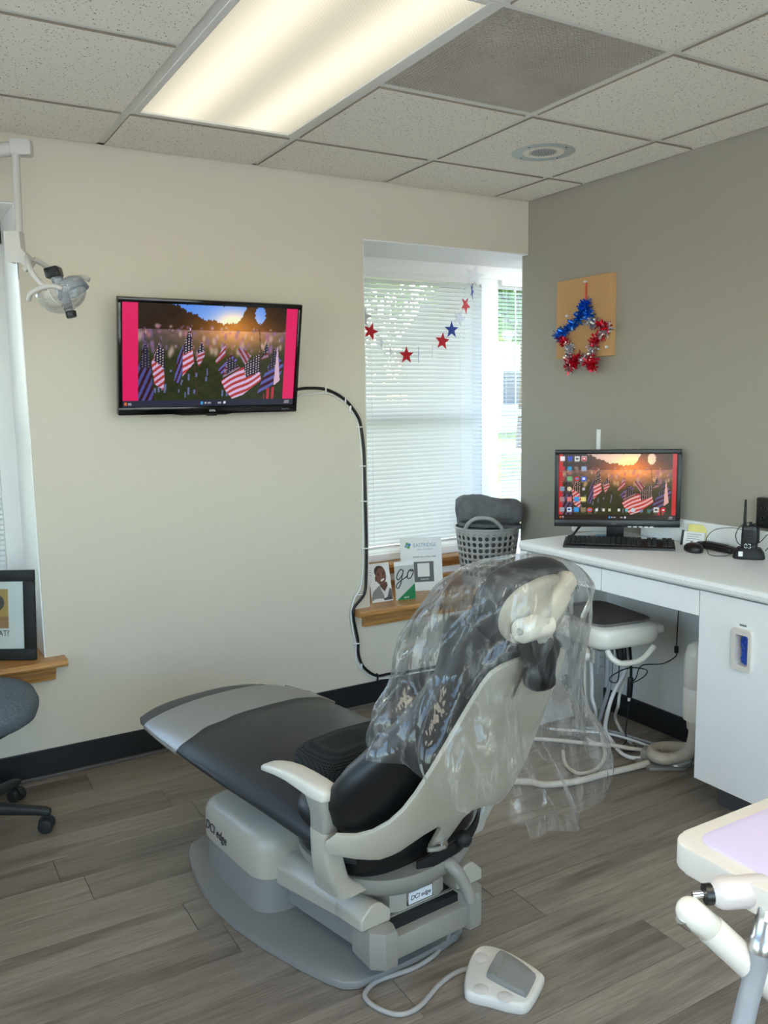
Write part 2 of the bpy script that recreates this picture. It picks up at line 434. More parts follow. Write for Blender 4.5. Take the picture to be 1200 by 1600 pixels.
def text(name, body, size, loc, r, u, mat, parent, shear=0, align='CENTER', ext=.0004, sx=1.0):
    c = bpy.data.curves.new(name, 'FONT'); c.body = body; c.size = size; c.align_x = align; c.align_y = 'CENTER'; c.shear = shear; c.extrude = ext; c.resolution_u = 3
    tmp = bpy.data.objects.new(name, c); COL.objects.link(tmp); bpy.context.view_layer.update()
    me = bpy.data.meshes.new_from_object(tmp.evaluated_get(bpy.context.evaluated_depsgraph_get())); bpy.data.objects.remove(tmp)
    m = frame(r, u).to_4x4() @ Matrix.Diagonal((sx, 1, 1, 1)); m.translation = V(loc); me.transform(m); me.name = name; me.materials.clear()
    return link(name, me, mat, parent)
def printed(name, img, c, r, u, w, h, mat, parent=None):
    """flat print: image array painted here, laid on a fine grid as colours"""
    H, W = img.shape[:2]; r = V(r).normalized(); u = V(u).normalized(); c = V(c)
    gx, gy = np.meshgrid(np.linspace(-.5, .5, W), np.linspace(.5, -.5, H))
    co = np.array(c)[None]+gx.reshape(-1, 1)*w*np.array(r)[None]+gy.reshape(-1, 1)*h*np.array(u)[None]
    i = np.arange(H*W).reshape(H, W); q = np.stack([i[1:, :-1], i[1:, 1:], i[:-1, 1:], i[:-1, :-1]], -1).reshape(-1, 4)
    me = bpy.data.meshes.new(name); me.vertices.add(H*W); me.vertices.foreach_set('co', co.ravel())
    me.loops.add(q.size); me.loops.foreach_set('vertex_index', q.ravel().astype(np.int32))
    me.polygons.add(len(q)); me.polygons.foreach_set('loop_start', (np.arange(len(q))*4).astype(np.int32))
    me.update(calc_edges=True); me.validate()
    a = me.color_attributes.new('Col', 'FLOAT_COLOR', 'POINT')
    im = np.clip(img, 0, 1); li = np.where(im <= .04045, im/12.92, ((im+.055)/1.055)**2.4)
    a.data.foreach_set('color', np.concatenate([li.reshape(-1, 3), np.ones((H*W, 1))], 1).astype(np.float32).ravel())
    return link(name, me, mat, parent)

# ------------------------------------------------------------------ room shell
H = 2.3974; G = .6096; X0, Y0 = -4.2, -4.9; REC = .385; ZS = .475
def room():
    # floor of planks
    bm = BM(); box(bm, (X0-.1, Y0-.1, -.12), (.12, .06, -.004)); fl = struct('floor', bm, 'shoe')
    W, L = .1505, 1.22; meshes = {}
    y = -2.01-W*20
    k = 0
    while y < -.001:
        y1 = min(y+W, -.0); off = (k*0.457+.13*((k*7) % 5)) % L; x = X0-off; k += 1
        if y1 > Y0:
            while x < 0:
                xa, xb = max(x, X0), min(x+L, 0.0); x += L
                if xb-xa < .02: continue
                key = (round(xb-xa, 3), round(y1-y, 3))
                if key not in meshes:
                    b = BM(); w2, d2 = (xb-xa)/2-.0006, (y1-y)/2-.0006
                    box(b, (-w2, -d2, -.004), (w2, d2, 0)); b.faces.ensure_lookup_table()
                    bmesh.ops.bevel(b, geom=list(b.faces[1].edges), offset=.0012, segments=1, affect='EDGES')
                    bmesh.ops.recalc_face_normals(b, faces=b.faces)
                    me = bpy.data.meshes.new('plank'); b.to_mesh(me); b.free(); me.materials.append(M['plank']); meshes[key] = me
                o = link('plank', meshes[key], None, fl); o.location = ((xa+xb)/2, (y+y1)/2, 0)
        y += W
    # walls
    bm = BM()
    w1, w2 = (-3.65, -2.370), (-.9435, .9)
    for a, b, z0, z1 in ((X0, w1[0], 0, H), (w1[1], w2[0], 0, H), (w1[0], w1[1], 0, ZS-.03), (w2[0], .9, 0, ZS-.03), (w1[0], w1[1], 2.157, H), (w2[0], .9, 2.144, H)):
        box(bm, (a, 0, z0), (b, REC, z1))
    box(bm, (.9, .02, 0), (1.0, REC+.1, H))
    struct('wall_back', bm, 'wall')
    bm = BM(); box(bm, (0, Y0, 0), (.12, .045, H)); struct('wall_right', bm, 'accent')
    bm = BM()
    for a, b, z0, z1 in ((Y0, -3.3, 0, H), (-.75, REC, 0, H), (-3.3, -.75, 0, .75), (-3.3, -.75, 2.2, H)): box(bm, (X0-.1, a, z0), (X0, b, z1))
    struct('wall_left', bm, 'wall')
    bm = BM()
    for y in (-3.28, -2.03, -.77): box(bm, (X0-.08, y-.03, .75), (X0-.02, y+.03, 2.2), .003)
    box(bm, (X0-.08, -3.3, .75), (X0-.02, -.75, .80), .003); box(bm, (X0-.08, -3.3, 2.15), (X0-.02, -.75, 2.2), .003); wl = struct('fill_window_left', bm, 'white_paint')  # left window is unseen, added to let in side daylight
    for y in (-3.25, -2.0): bm = BM(); box(bm, (X0-.054, y, .8), (X0-.050, y+1.2, 2.15)); part('pane', bm, 'glass', wl)
    bm = BM()
    for a, b, z0, z1 in ((X0-.1, -3.9, 0, H), (-.5, .12, 0, H), (-3.9, -.5, 0, .55), (-3.9, -.5, 2.25, H)): box(bm, (a, Y0-.1, z0), (b, Y0, z1))
    struct('wall_front', bm, 'wall')
    bm = BM()
    for x in (-3.88, -3.04, -2.22, -1.40, -.56): box(bm, (x-.03, Y0-.08, .55), (x+.03, Y0-.02, 2.25), .003)
    box(bm, (-3.9, Y0-.08, .55), (-.5, Y0-.02, .60), .003); box(bm, (-3.9, Y0-.08, 2.20), (-.5, Y0-.02, 2.25), .003); wn = struct('fill_window_front', bm, 'white_paint')  # front window is unseen, added to brighten the ceiling and walls
    for x in (-3.85, -3.01, -2.19, -1.37): bm = BM(); box(bm, (x, Y0-.054, .6), (x+.78, Y0-.050, 2.2)); part('pane', bm, 'glass', wn)
    # baseboards
    bm = BM(); box(bm, (X0, -.008, .012), (-.0, 0, .1126), .002); bb = struct('baseboard_back', bm, 'black_base')
    bm = BM(); box(bm, (X0, -.02, 0), (-.0, 0, .013), .003); struct('shoe_moulding', bm, 'shoe', bb)
    bm = BM(); box(bm, (-.062, -1.50, 0.0), (-.051, -.62, .10), .002); struct('baseboard_right', bm, 'black_base')
    # ceiling
    bm = BM(); box(bm, (X0-.1, Y0-.1, H+.02), (.12, .3, H+.1)); ce = struct('ceiling', bm, 'toe')
    xs = [-.2322-k*G for k in range(0, 8)]; ys = [-.4054-k*G for k in range(0, 9)]
    xe = [0.0]+[x for x in xs if x > X0]+[X0]; ye = [0.0]+[y for y in ys if y > Y0]+[Y0]
    skip = {(3, 1), (3, 2), (2, 2), (3, 5), (3, 6), (5, 5), (5, 6)}
    tm = {}
    for i in range(len(xe)-1):
        for j in range(len(ye)-1):
            if (i, j) in skip: continue
            a, b, c, d = xe[i+1], xe[i], ye[j+1], ye[j]; key = (round(b-a, 3), round(d-c, 3))
            if key not in tm:
                q = BM(); box(q, (-(b-a)/2+.0145, -(d-c)/2+.0145, -.0065), ((b-a)/2-.0145, (d-c)/2-.0145, .006))
                bmesh.ops.recalc_face_normals(q, faces=q.faces)
                for fc in q.faces: fc.material_index = 1 if abs(fc.normal.z) < .5 else 0
                me = bpy.data.meshes.new('ceiling_tile'); q.to_mesh(me); q.free(); me.materials.append(M['tile']); me.materials.append(M['tile_edge']); tm[key] = me
            o = link('ceiling_tile', tm[key], None, ce); o.location = ((a+b)/2, (c+d)/2, H)
    for x in xs:
        if x > X0:
            h = .017 if abs(x+2.061) < .01 else .012
            bm = BM(); box(bm, (x-h, Y0, H-.0015), (x+h, 0, H+.004)); box(bm, (x-.003, Y0, H), (x+.003, 0, H+.02)); part('tee_bar', bm, 'tee', ce)
    for y in ys:
        if y > Y0:
            for i in range(len(xe)-1):
                if (i, round((-.4054-y)/G)) in {(3, 1), (3, 5), (5, 5)}: continue
                bm = BM(); box(bm, (xe[i+1]+.012, y-.012, H-.001), (xe[i]-.012 if i else 0, y+.012, H+.004)); part('cross_tee', bm, 'tee', ce)
    bm = BM(); box(bm, (X0, -.02, H-.0015), (0, 0, H+.002)); box(bm, (-.02, Y0, H-.0015), (0, 0, H+.002)); part('wall_angle', bm, 'tee', ce)
room()

def ceiling_fixtures():
    for n, (ya, yb, dx) in enumerate(((-1.6246, -.4054, 0), (-4.063, -2.8438, 0), (-4.063, -2.8438, -2*G))):  # last two panels are added out of view to brighten the room
        xa, xb = -2.061+.017+dx, -1.4514-.012+dx; lab = ('lit fluorescent ceiling panel beside the grey return grille', 'added fill light panel out of view over the tray table', 'added fill light panel out of view above the camera')[n]
        t = thing('ceiling_light', lab, 'ceiling light', ((xa+xb)/2, (ya+yb)/2, H))
        bm = BM(); w = .022
        for a in (((xa, ya, H-.004), (xa+w, yb, H+.012)), ((xb-w, ya, H-.004), (xb, yb, H+.012)), ((xa+w, ya, H-.004), (xb-w, ya+w, H+.012)), ((xa+w, yb-w, H-.004), (xb-w, yb, H+.012))): box(bm, *a, .002)
        part('frame', bm, 'tee', t)
        bm = BM(); box(bm, (xa+w, ya+w, H+.003), (xb-w, yb-w, H+.006)); part('diffuser', bm, 'fill_panel' if n else 'panel', t)
        bm = BM(); box(bm, (xa, ya, H+.014), (xb, yb, H+.019)); part('housing', bm, 'tee', t)
    xa, xb, ya, yb = -1.4514+.012, -.8418-.012, -1.6246+.012, -1.015-.012
    t = thing('return_grille', 'square brownish egg crate return air grille in the ceiling', 'air grille', ((xa+xb)/2, (ya+yb)/2, H))
    bm = BM(); n = 46
    for i in range(n):
        x = xa+(xb-xa)*(i+.5)/n; y = ya+(yb-ya)*(i+.5)/n
        box(bm, (x-.0016, ya, H-.001), (x+.0016, yb, H+.012)); box(bm, (xa, y-.0016, H-.001), (xb, y+.0016, H+.012))
    part('lattice', bm, 'grille', t, kind='stuff')
    bm = BM(); box(bm, (xa, ya, H+.0165), (xb, yb, H+.0195)); part('backing', bm, plain('grille_backing', rgb(128, 119, 108), .9), t)
    # inner square of the duct seen through the lattice
    cx, cy = (xa+xb)/2, (ya+yb)/2; bm = BM()
    for a in (((cx-.11, cy-.11, H+.012), (cx-.10, cy+.11, H+.0165)), ((cx+.10, cy-.11, H+.012), (cx+.11, cy+.11, H+.0165)), ((cx-.10, cy-.11, H+.012), (cx+.10, cy-.10, H+.0165)), ((cx-.10, cy+.10, H+.012), (cx+.10, cy+.11, H+.0165))): box(bm, *a)
    part('duct_collar', bm, 'speaker_mesh', t)
    c = V((-.515, -.70, H))
    t = thing('ceiling_speaker', 'round white ceiling speaker with a grey mesh centre', 'speaker', c)
    bm = BM(); lathe(bm, c, [(.079, -.004), (.083, -.008), (.12, -.007), (.146, -.004), (.15, .003), (.08, .003)], caps=True, seg=48); part('rim', bm, 'speaker_white', t, 40)
    bm = BM(); lathe(bm, c, [(.0, -.0075), (.04, -.007), (.081, -.0045), (.081, .0)], seg=40); part('mesh_cover', bm, 'speaker_mesh', t, 40)
    bm = BM()
    for ring in range(1, 8):
        r = .0105*ring; k = int(2*math.pi*r/.0105)
        for i in range(k):
            a = 2*math.pi*i/k; lathe(bm, c+V((r*math.cos(a), r*math.sin(a), -.0082+.003*(r/.08)**2)), [(.0026, 0), (.0026, .0015)], seg=6)
    part('perforation', bm, 'print_grey', t, kind='stuff')
    for k in range(4):
        a = .3+k*math.pi/2; bm = BM(); lathe(bm, c+V((.103*math.cos(a), .103*math.sin(a), -.009)), [(.003, 0), (.004, .001), (.004, .003)], seg=10); part('screw', bm, 'print_dark', t)
ceiling_fixtures()

# ------------------------------------------------------------------ windows
def window(name, xa, xb, post=None):
    """sashes in the plane y=REC, sill ledge and stool in oak"""
    bm = BM(); zt = 2.15; y = REC
    box(bm, (xa, y, 2.068), (xb, y+.08, zt+.03), .004); box(bm, (xa, y-.01, .60), (xb, y+.08, .64), .004); box(bm, (xa, y, .40), (xb, y+.05, .62))
    box(bm, (xa, y, .6), (xa+.07, y+.08, zt)); box(bm, (xb-.07, y, .6), (xb, y+.08, zt))
    if post: box(bm, (post[0], y-.03, .62), (post[1], y+.08, 2.07), .003)
    w = struct(name, bm, 'white_paint'); w['kind'] = 'structure'
    rv = BM(); box(rv, (xa, .003, 2.1385), (min(xb, .9), REC-.001, 2.1435)) if post else box(rv, (xa, .003, 2.1515), (xb, REC-.001, 2.1565))
    for x0_, x1_ in ((xa+.0005, xa+.005), (xb-.005, xb-.0005)): box(rv, (x0_, .003, ZS), (x1_, REC-.001, 2.139 if post else 2.152))
    part('reveal', rv, 'white_paint', w)
    spans = [(xa+.07, xb-.07)] if not post else [(xa+.07, post[0]), (post[1], xb-.07)]
    for a, b in spans:
        for za, zb, yy in ((.64, 1.37, y+.02), (1.33, 2.068, y+.045)):
            bm = BM(); s = .035
            for q in (((a, yy, za), (a+s, yy+.025, zb)), ((b-s, yy, za), (b, yy+.025, zb)), ((a+s, yy, za), (b-s, yy+.025, za+s)), ((a+s, yy, zb-s), (b-s, yy+.025, zb))): box(bm, *q, .003)
            sa = part('sash', bm, 'white_paint', w)
            bm = BM(); box(bm, (a+s, yy+.010, za+s), (b-s, yy+.014, zb-s)); part('pane', bm, 'glass', sa)
    return w
def sill(xa, xb, horn_l, horn_r, nm):
    bm = BM()
    out = [(REC, ZS), (-.068, ZS), (-.078, ZS-.006), (-.082, ZS-.014), (-.078, ZS-.022), (-.066, ZS-.028), (REC, ZS-.028)]
    R = Matrix(((0, 0, 1), (1, 0, 0), (0, 1, 0)))
    prism(bm, [(p[0], p[1]) for p in out if True], xa, xb, 0, R)
    out2 = [(0, ZS), (-.068, ZS), (-.078, ZS-.006), (-.082, ZS-.014), (-.078, ZS-.022), (-.066, ZS-.028), (0, ZS-.028)]
    if horn_l: prism(bm, out2, xa-horn_l, xa, 0, R)
    if horn_r: prism(bm, out2, xb, xb+horn_r, 0, R)
    s = struct(nm, bm, 'oak')
    bm = BM(); prism(bm, [(0, ZS-.028), (-.05, ZS-.028), (-.046, ZS-.045), (-.03, ZS-.062), (-.024, ZS-.085), (0, ZS-.085)], xa-horn_l*.5, xb+horn_r*.4, 0, R); part('apron', bm, 'oak', s)
    bm = BM(); prism(bm, [(REC-.001, .600), (REC-.075, .600), (REC-.088, .594), (REC-.088, .580), (REC-.07, .572), (REC-.05, .556), (REC-.03, .535), (REC-.001, .535)], xa, xb, 0, R); part('ledge', bm, 'oak', s)
    bm = BM(); box(bm, (xa, REC-.03, ZS), (xb, REC-.001, ZS+.02), .004); part('back_strip', bm, 'oak', s)
window('window_1', -3.65, -2.370); window('window_2', -.9435, .9, (-.022, .092))
sill(-3.65, -2.370, 0, .066, 'trim_1'); sill(-.9435, 0.0, .085, 0, 'trim_2')
bm = BM(); box(bm, (.0, .046, ZS-.028), (.9, REC, ZS)); struct('trim_3', bm, 'oak')

def blind(xa, xb, tilt, label, wand, lift_cords, y=REC-.04, zt=2.062, zb=.655):
    t = thing('window_blind', label, 'blind', ((xa+xb)/2, y, zt))
    bm = BM(); box(bm, (xa, y-.014, zt-.028), (xb, y+.014, zt+.002), .003); part('headrail', bm, 'white_paint', t)
    bm = BM(); R = Matrix.Rotation(tilt, 3, 'X'); L = (xb-xa)/2-.004
    rings = []
    for x in (-L, L):
        rings.append([R @ V((x, yy, .0022*(1-(yy/.0125)**2))) for yy in np.linspace(-.0125, .0125, 5)])
    ringloft(bm, rings, False, False); bmesh.ops.recalc_face_normals(bm, faces=bm.faces)
    me = bpy.data.meshes.new('slat'); bm.to_mesh(me); bm.free(); shade(me, 180); me.materials.append(M['slat'])
    n = int((zt-.035-zb-.02)/.0212)
    for i in range(n):
        o = link('slat', me, None, t); o.location = ((xa+xb)/2, y, zt-.045-i*.0212); o.rotation_euler = (random.uniform(-.05, .05), random.uniform(-.0008, .0008), 0)
    zl = zt-.045-n*.0212
    bm = BM(); box(bm, (xa+.003, y-.012, zl-.006), (xb-.003, y+.012, zl+.008), .003); part('bottom_rail', bm, 'white_paint', t)
    for x in lift_cords:
        bm = BM()
        for yy in (y-.0135, y+.0135): cyl(bm, (x, yy, zl), (x, yy, zt-.03), .0008, seg=5)
        part('ladder_cord', bm, 'white_paint', t)
    if wand: bm = BM(); cyl(bm, (wand[0], y-.02, zt-.03), (wand[0]+.003, y-.022, wand[1]), .004, seg=8); part('tilt_wand', bm, 'white_paint', t, 60)
blind(-.875, -.03, math.radians(58), 'nearly closed white mini blind over the wide pane behind the star garland', None, (-.72, -.18, -.10))
blind(.098, .82, math.radians(6), 'open white mini blind in the narrow pane at the grey wall', (.185, 1.32), (.13, .7))
blind(-3.57, -2.445, math.radians(12), 'white mini blind in the left window above the framed picture', None, (-2.50, -3.3))

# ------------------------------------------------------------------ outdoors
def outdoors():
    bm = BM(); s = 4; n = 30
    for i in range(n):
        for j in range(n):
            pass
    vs = [[bm.verts.new((-50+i*6, .6+j*4, -.15+.02*noise.noise(V((i, j, 0)))+max(0, j*4-30)*.012)) for j in range(22)] for i in range(22)]
    for i in range(21):
        for j in range(21): bm.faces.new((vs[i][j], vs[i+1][j], vs[i+1][j+1], vs[i][j+1]))
    g = part('lawn', bm, 'grass', None, 180); tag(g, 'sunlit green lawn outside the windows', 'lawn'); g['kind'] = 'structure'
    bm = BM(); box(bm, (-45, -45, -.25), (40, Y0-.1, -.15)); box(bm, (-45, Y0-.1, -.25), (X0-.1, .6, -.15)); p = part('bounce_yard', bm, 'bounce_paving'); tag(p, 'unseen pale yard added to bounce sunlight into the room', 'added ground'); p['kind'] = 'structure'  # unseen yard added, kept pale to reflect sun up to the ceiling
    bm = BM(); box(bm, (-40, 15.0, -.14), (60, 16.3, -.10)); p = part('footpath', bm, 'path'); tag(p, 'pale concrete footpath crossing the lawn outside', 'path'); p['kind'] = 'structure'
    def tree(x, y, h, r, seed, lab, lo=.35, leaves=2600):
        rs = random.Random(seed); t = thing('tree', lab, 'tree', (x, y, -.15), 'trees beyond the lawn')
        bm = BM(); tube(bm, [(x, y, -.2), (x+.1, y, h*.35), (x-.1, y+.1, h*.7)], lambda u: .16*h/6*(1-.6*u), 8)
        for k in range(6):
            a = rs.uniform(0, 6.28); z = h*rs.uniform(.35, .6); tube(bm, [(x, y, z), (x+.5*r*math.cos(a), y+.5*r*math.sin(a), z+.15*h), (x+.85*r*math.cos(a), y+.85*r*math.sin(a), z+.25*h)], lambda u: .05*h/6*(1-.7*u), 5)
        part('trunk', bm, 'bark', t, 60)
        bm = BM(); blobs = [(V((rs.uniform(-.7, .7)*r, rs.uniform(-.7, .7)*r, h*rs.uniform(lo+.1, .92))), r*rs.uniform(.28, .5)) for _ in range(16)]
        for i in range(leaves):
            c, br = blobs[i % 16]; d = V((rs.gauss(0, 1), rs.gauss(0, 1), rs.gauss(0, .8))).normalized()*br*rs.uniform(.55, 1.05)
            p = V((x, y, 0))+c+d; sz = rs.uniform(.06, .13)*h/6; a = V((rs.gauss(0, 1), rs.gauss(0, 1), rs.gauss(0, 1))).normalized(); b = a.cross(V((rs.gauss(0, 1), rs.gauss(0, 1), .3))).normalized()
            bm.faces.new([bm.verts.new(p+a*sz*1.5), bm.verts.new(p+b*sz), bm.verts.new(p-a*sz*1.5), bm.verts.new(p-b*sz)])
        part('foliage', bm, 'leaf', t, kind='stuff')
    tree(4.9, 7.8, 10.0, 2.9, 1, 'leafy tree close outside throwing dappled shade on the blinds', .3, 2300)
    tree(-1.6, 9.4, 9, 2.6, 2, 'second leafy tree outside, left of the near one')
    tree(14.5, 17.5, 8, 2.9, 3, 'leafy tree on the lawn seen through the narrow pane', .2)
    for k, (x, y, hh, rr) in enumerate(((23, 41, 10, 4.2), (35, 43, 12, 5), (12, 40, 10, 4.2), (2, 42, 9, 4), (-8, 41, 10, 4.2), (-18, 40, 9, 4))):
        tree(x, y, hh, rr, 20+k, ('distant bushy tree behind the white house', 'distant tree furthest right behind the house', 'distant bushy tree left of the white house', 'distant tree right of the middle of the lawn edge', 'distant tree straight behind the wide blind', 'distant tree furthest left at the lawn edge')[k], .1, 1800)
    t = thing('house', 'white house seen through the open blind between the trees', 'building', (24, 27, 0))
    bm = BM(); box(bm, (20, 27, -.2), (34, 33, 4.0)); part('wall', bm, 'siding', t)
    bm = BM(); prism(bm, [(26.6, 4), (33.4, 4), (30, 6.2)], 19.5, 34.5, 0, Matrix(((0, 0, 1), (1, 0, 0), (0, 1, 0)))); part('roof', bm, 'roof', t)
    for x in (21.3, 23.6, 26, 28.4): bm = BM(); box(bm, (x, 26.94, 1.1), (x+1.1, 27.02, 2.6)); part('window', bm, 'dark_glass', t)
outdoors()

# ------------------------------------------------------------------ painted prints
def poly(X, Y, pts):
    m = np.zeros(X.shape, bool); n = len(pts)
    for i in range(n):
        (x1, y1), (x2, y2) = pts[i], pts[(i+1) % n]
        if y1 == y2: continue
        c = ((y1 > Y) != (y2 > Y)) & (X < (x2-x1)*(Y-y1)/(y2-y1)+x1); m ^= c
    return m
def flag_photo(W, Hh, warm):
    """flags standing on a lawn at sunset, painted as colours; photo coordinates 0..910 x 0..630"""
    X, Y = np.meshgrid((np.arange(W)+.5)/W*910, (np.arange(Hh)+.5)/Hh*630); rs = np.random.RandomState(3)
    img = np.zeros((Hh, W, 3)); C = lambda *c: np.array(c)/255.
    v = Y/630
    top, midc, low = C(44, 32, 22), C(112, 92, 96), C(50, 58, 32)
    img[:] = low
    a = np.clip((v-.2)/.35, 0, 1)[..., None]; img = (1-a)*midc+a*low
    trees = Y < 165; img[trees] = top
    nz = sum(np.sin(X*f+p)*np.cos(Y*f*1.3+q) for f, p, q in ((.05, 1, 2), (.09, 3, 1), (.021, 0, 4)))/3
    img *= (1+.18*nz)[..., None]
    edge = 14*np.sin(X*.06)+12*np.sin(X*.17)+9*np.sin(X*.37)
    sky = poly(X, Y+edge*.4, [(190, -5), (640, -5), (648, 20), (600, 100), (560, 120), (520, 118), (440, 100), (380, 90), (300, 48), (230, 12)])
    sky |= (((X-738)/34)**2+((Y-50)/60)**2+.25*np.sin(X*.3)*np.sin(Y*.2) < 1)
    d = np.hypot(X-570, (Y-125)*1.3)
    skc = C(86, 150, 232) if not warm else C(196, 200, 214); sg = C(255, 226, 170)
    k = np.exp(-(d/95)**2)[..., None]; img = np.where(sky[..., None], skc*(1-k)+sg*k, img)
    glow = np.exp(-(d/(170 if not warm else 210))**1.5)[..., None]
    img = img+glow*(C(255, 170, 60)*.5 if not warm else C(255, 140, 40)*.7)
    g2 = np.exp(-((X-600)/300)**2-((Y-190)/110)**2)[..., None]; img = img+g2*C(150, 84, 10)*.5
    for _ in range(120):      # soft lights and far flags
        x, y = rs.uniform(0, 910), rs.uniform(135, 330); r = rs.uniform(5, 15)
        c = [C(236, 210, 180), C(180, 120, 150), C(150, 120, 170), C(214, 140, 140)][rs.randint(4)]
        m = np.exp(-(((X-x)/r)**2+((Y-y)/(r*(1 if y < 190 else 2.2)))**2)**1.5)[..., None]*.6; img = img*(1-m)+c*m
    for _ in range(24):      # small white markers in the grass
        x, y = rs.uniform(60, 620), rs.uniform(400, 600); m = (abs(X-x) < 5) & (abs(Y-y) < rs.uniform(8, 26)); img[m] = C(120, 134, 168)*.9
    def flag(cant, body, ang, per, dark, pole=None, curve=0, blue=C(38, 36, 60)):
        if pole:
            (x1, y1), (x2, y2) = pole; t = np.clip(((X-x1)*(x2-x1)+(Y-y1)*(y2-y1))/((x2-x1)**2+(y2-y1)**2), 0, 1)
            m = np.hypot(X-x1-t*(x2-x1), Y-y1-t*(y2-y1)) < 2.4; img[m] = C(80, 58, 48)
        m = poly(X, Y, body); s = (-X*math.sin(ang)+Y*math.cos(ang)+curve*np.sin(X*.025))/per
        red = (np.floor(s) % 2 == 0); wh, rd = C(232, 200, 222)*dark, C(186, 70, 62)*dark
        if dark < .7: wh, rd = C(110, 116, 186)*dark*1.5, C(90, 40, 52)*dark*1.3
        img[m] = np.where(red[..., None], rd, wh)[m]
        if cant:
            m = poly(X, Y, cant); img[m] = blue
            dots = m & ((np.hypot(((X+.0*Y) % 17)-8.5, ((Y+8*(np.floor(X/17) % 2)) % 17)-8.5)) < 3.9); img[dots] = C(236, 220, 190)*max(dark, .6)
    R_ = math.radians
    flag([(375, 240), (395, 300), (345, 320)], [(375, 225), (395, 330), (360, 405), (345, 360)], R_(-25), 14, .9)
    flag(None, [(520, 240), (525, 330), (470, 385), (462, 370)], R_(-50), 12, .85)
    flag(None, [(560, 320), (600, 360), (510, 460), (480, 430)], R_(-45), 13, .65)
    flag(None, [(610, 260), (690, 330), (650, 390), (600, 300)], R_(60), 14, .75)
    flag([(790, 222), (800, 290), (755, 350)], [(790, 220), (802, 340), (770, 350), (752, 360)], R_(-20), 14, .7)
    flag([(45, 240), (75, 415), (5, 420)], [(40, 235), (75, 415), (95, 630), (0, 630), (0, 400)], R_(-68), 17, .5, ((32, 160), (60, 420)))
    flag([(118, 262), (150, 300), (155, 420), (88, 365)], [(120, 255), (155, 470), (150, 560), (95, 520), (78, 380)], R_(-40), 16, .95, ((130, 230), (150, 330)))
    flag(None, [(262, 260), (270, 400), (240, 520), (212, 500), (230, 350)], R_(-72), 12, .6)
    flag([(300, 150), (322, 290), (264, 330), (272, 240)], [(305, 140), (330, 380), (262, 470), (262, 320)], R_(-32), 17, 1.0, ((303, 100), (352, 600)))
    flag([(640, 395), (745, 310), (748, 440), (660, 478)], [(500, 500), (640, 405), (748, 430), (760, 500), (640, 600), (575, 625), (530, 570)], R_(-32), 17, 1.0, ((736, 150), (764, 500)), 8)
    flag([(535, 350), (555, 340), (610, 400), (530, 460)], [(540, 340), (620, 410), (510, 480)], R_(-30), 14, .7)
    flag([(842, 260), (860, 400), (800, 440)], [(850, 290), (905, 390), (880, 500), (735, 600), (775, 470)], R_(-30), 20, .6)
    m = poly(X, Y, [(860, 245), (885, 500), (845, 535), (850, 400)]); img[m] = C(228, 196, 200)
    m = poly(X, Y, [(785, 560), (855, 540), (845, 630), (780, 630)]) & ((np.floor(X/16) % 2) == 0); img[m] = C(190, 60, 70)
    if warm: img = img*C(255, 226, 205)*1.0
    else: img = img*C(240, 236, 255)
    return np.clip(img, 0, 1)
